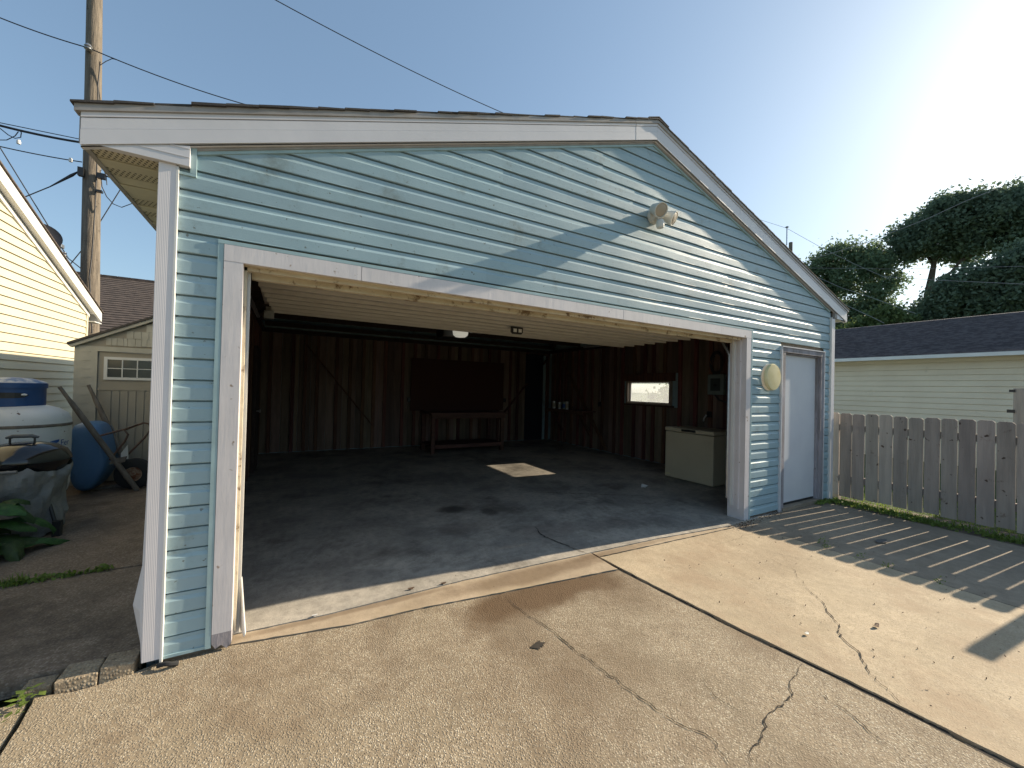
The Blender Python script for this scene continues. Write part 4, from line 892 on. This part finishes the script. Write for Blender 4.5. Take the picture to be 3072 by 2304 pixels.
MB().tube([gc+Vector((-.10,-.04,.922)), gc+Vector((-.06,-.04,.935)), gc+Vector((.06,-.04,.935)), gc+Vector((.10,-.04,.922))], [.010,.016,.016,.010], 10).build('lid_handle', mk('grey_nylon', (.09,.10,.11), rough=.5), gr, smooth=True)
MB().tube([gc+Vector((-.10,-.30,.655)), gc+Vector((.08,-.31,.66))], .013, 10).build('side_handle', mk('grey_handle', (.22,.22,.22), rough=.5), gr, smooth=True)
for a in (-.5, 1.9, 3.9):
    MB().tube([gc+Vector((.16*math.cos(a),.16*math.sin(a),.56)), gc+Vector((.33*math.cos(a),.33*math.sin(a),.05))], .014, 8).build('leg', M_blk, gr, smooth=True)
boxo('leg_foot', (gc.x+.26,gc.x+.31,gc.y-.20,gc.y-.15,.045,.18), M_rub, gr)
# crumpled cover
mb = MB(); nA = 56; rows = [(.275,.665),(.295,.61),(.285,.54),(.265,.46),(.25,.38),(.255,.30),(.27,.22),(.26,.14),(.25,.07)]
vs = []; rr = random.Random(4)
for i, (r_, z_) in enumerate(rows):
    for k in range(nA):
        a = 2*math.pi*k/nA
        f = 1+.06*math.sin(a*5+i*1.3)+.05*math.sin(a*11+i*2.1)+rr.uniform(-.075,.075)*(i > 0)
        vs.append((gc.x+r_*f*math.cos(a), gc.y+r_*f*math.sin(a), z_+rr.uniform(-.02,.02)+.03*math.sin(a*3+i)))
mb.add(vs, [(i*nA+k, i*nA+(k+1)%nA, (i+1)*nA+(k+1)%nA, (i+1)*nA+k) for i in range(len(rows)-1) for k in range(nA)])
o = mb.build('grill_cover', M_tarp, smooth=True); sb_ = o.modifiers.new('s', 'SUBSURF'); sb_.levels = 1; sb_.render_levels = 1; tag(o, 'crumpled grey vinyl cover slumped around the grill legs', 'grill cover')

# ------------------------------------------------------------------ wheelbarrow
M_brace = mk('dark_rusty_tube', (.06,.045,.038), (.13,.06,.035), scale=25, rough=.6)
wbw = thing('wheelbarrow', 'blue wheelbarrow with wooden handles stood upright against the shed', 'wheelbarrow', (-1.6,4.2,.045))
def ogrip(a, b):
    a, b = Vector(a), Vector(b); d = b-a
    return MB().tube([a, a+d*.10, a+d*.16, a+d*.3, b], [.018,.019,.026,.030,.030], 10)
ogrip((-2.10,4.0,1.36),(-1.40,4.08,.05)).build('handle', M_handle, wbw, smooth=True)
ogrip(at(880*500/1659,1000+515*500/1659,1,4.52),(-1.50,4.36,.12)).build('handle', M_handle, wbw, smooth=True)
# tray: profile in x-z lofted across y
prof = [(-2.06,.89),(-1.98,.92),(-1.88,.93),(-1.80,.90),(-1.765,.84),(-1.72,.68),(-1.685,.50),(-1.70,.36),(-1.76,.20),(-1.84,.08),(-1.93,.055),(-2.00,.10),(-2.04,.22),(-2.06,.5)]
cx_, cz_ = -1.90, .48; rings = []
for (t, s_) in ((0,.80),(.03,.93),(.09,1.0),(.25,1.0),(.41,1.0),(.47,.93),(.50,.80)):
    rings.append([(cx_+(x-cx_)*s_, 4.09+t, cz_+(z-cz_)*s_) for x, z in prof])
mb = MB(); n = len(prof); mb.add([p for r_ in rings for p in r_], [(i*n+k, i*n+(k+1)%n, (i+1)*n+(k+1)%n, (i+1)*n+k) for i in range(len(rings)-1) for k in range(n)]+[tuple(range(n-1,-1,-1)), tuple((len(rings)-1)*n+k for k in range(n))])
o = mb.build('tray', M_tray, wbw, smooth=True); s__ = o.modifiers.new('s', 'SUBSURF'); s__.levels = 1; s__.render_levels = 1
MB().tube([(-1.80,4.05,.79),(-1.75,4.05,.765),(-1.54,4.05,.835),(-1.50,4.05,.77),(-1.53,4.05,.68),(-1.66,4.05,.46)], .012, 8).build('leg_brace', M_brace, wbw, smooth=True)
MB().tube([(-1.62,4.40,.80),(-1.44,4.40,.885),(-1.38,4.40,.87),(-1.36,4.40,.80),(-1.42,4.36,.68),(-1.56,4.30,.48)], .012, 8).build('leg_brace', M_brace, wbw, smooth=True)
MB().tube([(-1.54,4.05,.835),(-1.50,4.4,.86)], .010, 8).build('cross_brace', M_brace, wbw, smooth=True)
MB().prism([(-1.64,4.03,.47),(-1.50,4.03,.50),(-1.52,4.03,.43),(-1.66,4.03,.41)], (0,.03,0)).build('bracket', M_handle, wbw)
MB().prism([(-1.60,4.2,.52),(-1.54,4.2,.62),(-1.53,4.2,.44),(-1.60,4.2,.44)], (0,.02,0)).build('bracket', M_white, wbw)
wh = MB().lathe([(.085,-.045),(.15,-.055),(.19,-.035),(.20,0),(.19,.035),(.15,.055),(.085,.045)], (-1.47,4.22,.245), 32, 'y').build('wheel', M_rub, wbw, smooth=True)
MB().lathe([(.0001,.058),(.03,.062),(.035,.050),(.07,.048),(.085,.060),(.092,.064),(.088,.05)][::-1], (-1.47,4.22,.245), 28, rot=Matrix(((1,0,0),(0,0,-1),(0,1,0)))).build('rim', M_rust, wh, smooth=True)
# small board lying on the patio behind
o = MB().bar((-1.95,4.38,.062),(-1.25,4.45,.062),.10,.03).build('old_board', M_handle); tag(o, 'weathered board lying on the patio under the wheelbarrow', 'board')

# ------------------------------------------------------------------ vegetation helpers
def leaves_mesh(name, mat, pts, size, parent=None, kind=None, up_bias=.3, aspect=1.6, seed=1):
    r_ = np.random.default_rng(seed); n = len(pts); pts = np.asarray(pts)
    a = r_.normal(size=(n,3)); a /= np.linalg.norm(a, axis=1)[:,None]
    b = r_.normal(size=(n,3)); b[:,2] += up_bias; b -= a*(a*b).sum(1)[:,None]; b /= np.linalg.norm(b, axis=1)[:,None]
    s_ = size*r_.uniform(.6,1.4,(n,1)); a = a*s_*aspect/2; b = b*s_/2
    v = np.stack([pts-a, pts+b*.9-a*.1, pts+a, pts-b*.9-a*.1], 1).reshape(-1,3)
    me = bpy.data.meshes.new(name); me.vertices.add(4*n); me.vertices.foreach_set('co', v.ravel().astype(np.float32))
    me.loops.add(4*n); me.loops.foreach_set('vertex_index', np.arange(4*n, dtype=np.int32))
    me.polygons.add(n); me.polygons.foreach_set('loop_start', np.arange(0,4*n,4,dtype=np.int32)); me.polygons.foreach_set('loop_total', np.full(n,4,dtype=np.int32))
    me.update(calc_edges=True); me.materials.append(mat)
    o = bpy.data.objects.new(name, me); col.objects.link(o)
    if parent: o.parent = parent; o.matrix_parent_inverse = Matrix.Translation(-parent.location)
    if kind: o['kind'] = kind
    return o
def crown_pts(blobs, n_clump, per, spread, seed, shell=.55):
    r_ = np.random.default_rng(seed); out = []; vol = np.array([b[1][0]*b[1][1]*b[1][2] for b in blobs])**(2/3); vol = vol/vol.sum()
    for (c, rad), w in zip(blobs, vol):
        m_ = max(3, int(n_clump*w)); d = r_.normal(size=(m_,3)); d /= np.linalg.norm(d, axis=1)[:,None]
        rr_ = r_.uniform(shell, 1.05, (m_,1))*np.where(r_.random((m_,1)) < .14, 1.28, 1.); ctr = np.array(c)+d*rr_*np.array(rad)
        sub = ctr[:,None,:]+r_.normal(size=(m_,per,3))*spread*r_.uniform(.5,1.3,(m_,1,1))
        out.append(sub.reshape(-1,3))
    return np.concatenate(out)
def tree(name, label, base, trunk, limbs, blobs, mat, nclump, per, spread, leaf, seed, group=None, cat='tree'):
    t = thing(name, label, cat, base, group)
    tb = MB()
    if trunk: tb.tube(*trunk, 10)
    if tb.v: tk_ = tb.build('trunk', M_bark, t, smooth=True)
    for lb in limbs: MB().tube(*lb, 8).build('limb', M_bark, t, smooth=True)
    leaves_mesh('crown', mat, crown_pts(blobs, nclump, per, spread, seed), leaf, t, seed=seed)
    return t
def S(y, z, x=30):   # point seen at (y, z) on the plane x=30, moved to another distance
    k = (x-.233)/(30-.233); return (x, -2.659+(y+2.659)*k, 1.471+(z-1.471)*k)
X1 = 42
bl = []
rb = random.Random(11)
for (y_, z_, r_) in ((8.2,10.2,1.2),(9.4,9.6,1.3),(7.0,10.0,1.1),(6.4,9.1,.9),(7.6,8.7,1.3),(9.3,8.2,1.4),(10.4,9.2,1.1),(6.3,7.6,.85),(7.2,7.0,1.1),(8.6,6.6,1.4),(10,6.6,1.5),(8.2,5.2,1.3),(6.6,5.4,1.0),(9.8,5,1.4),(5.9,8.3,.6),(5.9,5.6,.9),(5.6,4.9,1.0),(7.2,5.9,1.2),(7.4,4.6,1.3),(6.2,6.6,.7)):
    p = S(y_+.35, z_, X1); bl.append(((p[0]+rb.uniform(-1.2,1.2),p[1],p[2]), (r_*1.35,r_*1.12,r_*.95)))
b0 = S(8.2,0,X1)
tree('leafy_tree', 'rounded leafy tree rising right behind the garage rake', (b0[0],b0[1],-.1), ([(b0[0],b0[1],-.1),(b0[0],b0[1]+.1,4),(b0[0],b0[1],8)],[.25,.2,.1]),
     [([(b0[0],b0[1],4),(b0[0],b0[1]-1.5,7.5)],[.1,.05]), ([(b0[0],b0[1],4.5),(b0[0]+.5,b0[1]+1.6,8)],[.1,.05])], bl, M_leafA, 1900, 28, .30, .155, 21)
X2 = 44; bl = []
for (y_, z_, r_) in ((5.6,10.4,.7),(5.0,9.7,.9),(4.9,10.9,.8),(4.2,10.4,1.0),(3.9,11.3,.9),(3.3,10.3,1.0),(3.0,11.2,.7),(2.6,10.9,1.0),(2.0,10.4,1.2),(1.6,11.2,.8),(1.2,10.2,1.2),(4.1,9.3,.7),(2.9,9.4,.8),(1.9,9.2,.8),(1.0,9.2,.9),(5.5,9.4,.55),(.5,10.6,1.0),(3.5,8.9,.5)):
    p = S(y_, z_, X2); bl.append(((p[0]+rb.uniform(-1,1),p[1],p[2]), (r_*1.5,r_*1.25,r_*1.0)))
P2 = lambda y_, z_: Vector(S(y_, z_, X2))
tree('spreading_tree', 'tall spreading tree with forked bare trunk at the right edge', (X2, P2(4.8,0).y, -.1), ([P2(4.85,-.5),P2(4.75,5),P2(4.72,7.1),P2(4.6,8.0),P2(4.45,9.2)],[.36,.30,.25,.2,.12]),
     [([P2(4.72,7.3),P2(4.3,7.75),P2(3.85,8.1),P2(3.3,9.0)],[.17,.14,.11,.06]), ([P2(4.5,8.6),P2(4.9,9.4),P2(5.2,9.9)],[.11,.08,.04]), ([P2(4.5,8.8),P2(3.8,9.8),P2(3.4,10.4)],[.11,.08,.04]), ([P2(3.6,8.5),P2(2.6,9.2),P2(1.8,9.6)],[.1,.07,.04])],
     bl, M_leafB, 1900, 28, .30, .16, 22)
X3 = 38; bl = []
for (y_, z_, r_) in ((5.3,5.9,.9),(4.5,6.4,.9),(3.7,6.9,1.0),(2.9,7.4,1.0),(2.1,7.8,1.0),(1.2,8.0,1.1),(3.2,6.2,1.2),(2.0,6.4,1.3),(4.4,5.4,1.1),(.8,6.5,1.3),(2.6,5.2,1.4),(.9,5.2,1.3),(5.6,5.0,.8),(3.9,7.5,.6)):
    p = S(y_, z_-.25, X3); bl.append(((p[0]+rb.uniform(-1,1),p[1],p[2]), (r_*1.3,r_*1.1,r_*.9)))
b0 = S(2.6,0,X3)
tree('dense_tree', 'low dense dark tree just above the roof of the yellow garage', (b0[0],b0[1],-.1), ([(b0[0],b0[1],-.1),(b0[0],b0[1],5)],[.25,.15]), [], bl, M_leafB, 1900, 28, .28, .16, 23)
X4 = 34; bl = []
for (y_, z_, r_) in ((6.9,6.1,.5),(6.3,6.0,.6),(5.8,5.8,.5),(7.3,5.6,.6),(6.5,5.3,.8),(5.6,5.2,.6),(7.9,5.2,.7)):
    p = S(y_, z_, X4); bl.append((p, (r_*1.4,r_*1.3,r_*1.1)))
b0 = S(6.5,0,X4)
tree('bright_shrub', 'small sunlit yellow-green tree top above the garage roof', (b0[0],b0[1],-.1), ([(b0[0],b0[1],-.1),(b0[0],b0[1],4)],[.12,.06]), [], bl, M_leafC, 420, 20, .20, .15, 24, cat='shrub')
# shrub outside the garage window
tree('window_shrub', 'leafy shrub seen through the garage side window', (9.6,4.9,-.05), ([(9.6,4.9,-.05),(9.6,4.9,1.0)],[.05,.03]), [], [((9.6,5.1,.9),(.5,.6,.75)),((9.7,4.4,.7),(.5,.6,.6)),((9.8,3.7,.6),(.5,.6,.55))], M_leafC, 260, 16, .08, .07, 25, cat='shrub')

# far pole and wires at right
fpx = 40.0
a = at(2361,682,0,fpx); b = at(2372,740,0,fpx); c = at(2373,760,0,fpx)
fp = thing('distant_pole', 'distant wooden pole with a thin top rod above the rake', 'utility pole', (b.x,b.y,-.1))
MB().tube([(b.x,b.y,-.1),(b.x,b.y,at(2370,728,0,fpx).z)], [.17,.15], 10).build('pole_shaft', M_pole, fp, smooth=True)
MB().tube([(a.x,a.y,at(2362,735,0,fpx).z),(a.x,a.y,a.z)], .05, 8).build('top_rod', M_steel, fp, smooth=True)
MB().lathe([(.05,-.05),(.16,0),(.1,.08),(.03,.1)], a, 12).build('insulator', M_steel, fp, smooth=True)
M_wirep = mk('grey_cable', (.30,.30,.31), rough=.7)
def ZT(u, v): return (2300+.349*u, 500+.349*v)
def rw(label, pts, X, r_): 
    P_ = [at(*ZT(*p), 0, X) for p in pts]; o = MB().tube(P_, r_, 6).build('overhead_wire', M_wirep, smooth=True); tag(o, label, 'cable', 'overhead wires')
rw('thin wire passing over the distant pole and down across the trees', [(-60,455),(170,528),(460,690),(740,830),(1050,965)], 26, .009)
rw('thin wire slanting down across the left tree above the rake end', [(380,925),(640,1040),(860,1110),(1280,1262)], 22, .008)
rw('lowest thin wire slanting down just above the yellow garage roof', [(600,1150),(640,1172),(900,1290),(1010,1345)], 20, .008)
rw('thicker twisted wire rising to the upper right corner over the trees', [(380,800),(860,650),(1130,545),(1400,440),(1700,300),(2000,180),(2230,70)], 24, .013)
rw('upper of two level wires in front of the trunk', [(300,870),(1140,880),(2260,855)], 24, .006)
rw('lower of two level wires in front of the trunk', [(1000,945),(1400,972),(2260,1012)], 24, .008)

# ------------------------------------------------------------------ burdock plants
def big_leaf(base, tip, width, seed, parent, curl=.05):
    r_ = random.Random(seed); base = Vector(base); tip = Vector(tip); d = tip-base; L_ = d.length; u = d.normalized(); s = u.cross(Vector((0,0,1))).normalized(); n = s.cross(u).normalized()
    vs = []; N1 = 10; M1 = 4
    for i in range(N1+1):
        t = i/N1; w = width*(math.sin(math.pi*min(1, t**.62))**.75)*(1 if t < .98 else .1)
        w *= 1+.13*math.sin(t*17+seed)
        for j in range(-M1, M1+1):
            f = j/M1
            z = -curl*abs(f)**1.6+.25*curl*math.sin(t*13+j*1.7+seed)*abs(f) + curl*1.2*math.sin(math.pi*t)-curl*.8*t*t
            back = -.12*L_*abs(f)**1.5*(1-t)
            vs.append(base+u*(t*L_+back)+s*(w*f*.5)+n*z)
    K = 2*M1+1
    fs = [(i*K+j, i*K+j+1, (i+1)*K+j+1, (i+1)*K+j) for i in range(N1) for j in range(K-1)]
    o = MB().add(vs, fs).build('leaf', M_leafl, parent, smooth=True)
    return o
bk = thing('burdock_plant', 'large-leaved green weed sprawling at the left edge by the grill', 'plant', (-1.72,2.1,.045))
rb2 = random.Random(8)
spec = [((-1.85,2.15,.42),(-1.57,2.04,.40),.26),((-1.9,2.1,.50),(-1.72,1.87,.46),.24),((-1.85,2.1,.30),(-1.53,2.12,.24),.22),((-1.75,2.0,.16),(-1.45,2.18,.10),.20),((-1.70,2.0,.12),(-1.38,2.25,.075),.17),
        ((-1.80,1.95,.14),(-1.54,1.98,.09),.18),((-1.78,1.9,.22),(-1.62,1.75,.12),.2),((-1.95,2.1,.70),(-1.80,1.98,.69),.17),((-2.0,2.2,.40),(-1.80,1.9,.34),.24),((-1.7,2.2,.30),(-1.48,2.32,.16),.19),((-1.72,2.08,.2),(-1.52,1.85,.07),.18)]
for k in range(22):
    a_ = rb2.uniform(-2.3,.9); z_ = rb2.uniform(.08,.52); b0 = Vector((-1.86+rb2.uniform(-.1,.1),2.08+rb2.uniform(-.1,.1),z_)); L_ = rb2.uniform(.16,.30)
    spec.append((b0, b0+Vector((L_*math.cos(a_),L_*math.sin(a_),rb2.uniform(-.10,.04))), L_*rb2.uniform(.7,.9)))
for i, (a, b, w) in enumerate(spec):
    big_leaf(a, b, w, i*3+1, bk, .035)
    MB().tube([(-1.84,2.10,.05),(Vector((-1.84,2.10,.05)).lerp(Vector(a), .6)+Vector((0,0,.04))),a], .005, 6).build('stem', M_leafl, bk, smooth=True)


# ------------------------------------------------------------------ grass, weeds, litter (uncountable)
def tufts(name, label, cat, areas, n, h, seed, mat=M_grass, w=.004, z=0):
    r_ = np.random.default_rng(seed); vs = []; fs = []
    for (x0, x1, y0, y1, wt) in areas:
        for k in range(int(n*wt)):
            x = r_.uniform(x0, x1); y_ = r_.uniform(y0, y1); hh = h*r_.uniform(.35,1.2); a = r_.uniform(0, 2*math.pi); le = r_.uniform(.1,.8)*hh; b = a+1.57
            o = len(vs); ww = w*r_.uniform(.6,1.5)
            vs += [(x-ww*math.cos(b), y_-ww*math.sin(b), z), (x+ww*math.cos(b), y_+ww*math.sin(b), z), (x+le*.4*math.cos(a)+ww*.8*math.cos(b), y_+le*.4*math.sin(a)+ww*.8*math.sin(b), z+hh*.6), (x+le*.4*math.cos(a)-ww*.8*math.cos(b), y_+le*.4*math.sin(a)-ww*.8*math.sin(b), z+hh*.6), (x+le*math.cos(a), y_+le*math.sin(a), z+hh)]
            fs += [(o,o+1,o+2,o+3), (o+3,o+2,o+4)]
    ob = MB(); ob.v = vs; ob.f = fs
    me = bpy.data.meshes.new(name); me.from_pydata(vs, [], fs); me.materials.append(mat); o = bpy.data.objects.new(name, me); col.objects.link(o)
    o['kind'] = 'stuff'; tag(o, label, cat); return o
tufts('grass_strip', 'ragged grass and weeds along the foot of the picket fence', 'grass', [(7.0,7.18,-2.3,-.05,.35),(6.95,7.16,-.9,0,.3),(6.86,7.05,-1.15,-.8,.15),(6.88,7.0,-1.8,-1.45,.12),(6.9,7.0,-2.2,-2.0,.08),(7.25,8.8,-2.6,.3,1.2)], 2600, .045, 1, z=-.02, w=.005)
leaves_mesh('weed_leaves', M_grass, np.column_stack([rng.normal(6.95,.09,900), rng.choice([-.15,-.4,-.62,-.85,-1.2,-1.5,-1.9], 900)+rng.normal(0,.07,900), rng.uniform(-.015,.02,900)]), .018, kind='stuff', seed=5); tag(bpy.data.objects['weed_leaves'], 'small broad weeds at the edge of the fence strip', 'weeds')
# weeds in the joints
def joint_weeds(label, pts, n, size, seed, z=.01, mat=M_grass, sp=.02):
    r_ = np.random.default_rng(seed); P_ = []
    for (x, y_, s_) in pts: P_.append(np.column_stack([r_.normal(x, s_, n), r_.normal(y_, s_*.4 if sp == .02 else s_, n), z+np.abs(r_.normal(0,.012,n))]))
    o = leaves_mesh('joint_weeds', mat, np.concatenate(P_), size, kind='stuff', seed=seed); tag(o, label, 'weeds')
joint_weeds('small weeds growing in the slab joint by the fence', [(4.83,-1.1,.04),(4.81,-1.3,.05),(4.95,-.75,.05),(4.81,-1.62,.05),(4.82,-.85,.04)], 26, .010, 3)
joint_weeds('green weeds in the patio joint on the left', [(-1.35,1.36,.05),(-1.22,1.37,.06),(-1.08,1.37,.05),(-.93,1.378,.03)], 60, .020, 4, z=.052)
joint_weeds('fine moss and litter at the foot of the right door trim', [(4.65,-.13,.07),(4.9,-.10,.08),(5.2,-.06,.10),(5.5,-.05,.08)], 70, .010, 6, mat=M_dead)
joint_weeds('moss at the foot of the walk door casing', [(6.72,-.05,.05),(6.85,-.08,.07),(6.6,-.07,.05)], 160, .018, 7)
tufts('patio_grass', 'tuft of grass in the patio joint at the left edge', 'grass', [(-1.45,-1.30,1.32,1.40,1)], 110, .07, 8, z=.045, w=.003)
# bright weed at the lower left
wdp = thing('young_weed', 'bright green young weed at the corner of the driveway slab', 'plant', (-.76,-.04,0))
r_ = random.Random(3)
for k in range(34):
    a = r_.uniform(0, 6.28); L_ = r_.uniform(.02,.06); bx0 = -.755+r_.gauss(0,.02); by0 = -.05+r_.gauss(0,.05); z_ = r_.uniform(.005,.05)
    p = Vector((bx0,by0,z_)); d = Vector((math.cos(a),math.sin(a),r_.uniform(-.1,.5))).normalized(); s_ = d.cross(Vector((0,0,1))).normalized()*L_*.22
    MB().add([p, p+d*L_*.5+s_, p+d*L_, p+d*L_*.5-s_], [(0,1,2,3)]).build('leaf', MATS['grass_blades'], wdp)
# scattered debris
r_ = np.random.default_rng(12); P_ = np.column_stack([r_.uniform(2.9,5.2,110), r_.uniform(-2.2,-.3,110), np.full(110,.005)])
o = leaves_mesh('dry_litter', M_dead, P_, .008, kind='stuff', seed=9); tag(o, 'tiny dry leaves and seeds scattered over the right slab', 'litter')
for (x_, y_, sz, mt_, lab) in ((1.05,.17,.028,M_dead,'dark dry leaf on the sunlit apron left of another'),(1.28,.14,.024,M_dead,'second dark dry leaf on the sunlit apron'),(3.05,-1.45,.022,M_flood,'pale leaf lying on the right driveway slab'),
                             (5.55,-1.03,.10,M_card,'flat grey scrap lying across the fence shadows'),(3.55,-1.62,.035,M_dead,'curled brown leaf on the sunlit slab by the fence shadow'),(.42,.115,.02,M_white,'tiny white chip on the apron joint near the left trim')):
    vs = [(x_+sz*math.cos(a)*random.uniform(.7,1.1), y_+sz*.45*math.sin(a)*random.uniform(.6,1.1), .008+.25*sz*abs(math.cos(a))*(0 if sz > .05 else 1)) for a in np.linspace(0,6.28,9)[:-1]]
    o = MB().prism(vs, (0,0,.002)).build('fallen_leaf' if mt_ is not M_card else 'shingle_scrap', mt_); tag(o, lab, 'leaf' if mt_ is not M_card else 'scrap')
o = MB().tube([(-.30,-.035,.02),(-.27,-.05,.03),(-.245,-.055,.022),(-.22,-.045,.012)], .012, 8).build('cable_stub', M_rub, smooth=True); tag(o, 'black rubber stub on the ground at the foot of the siding', 'cable stub')
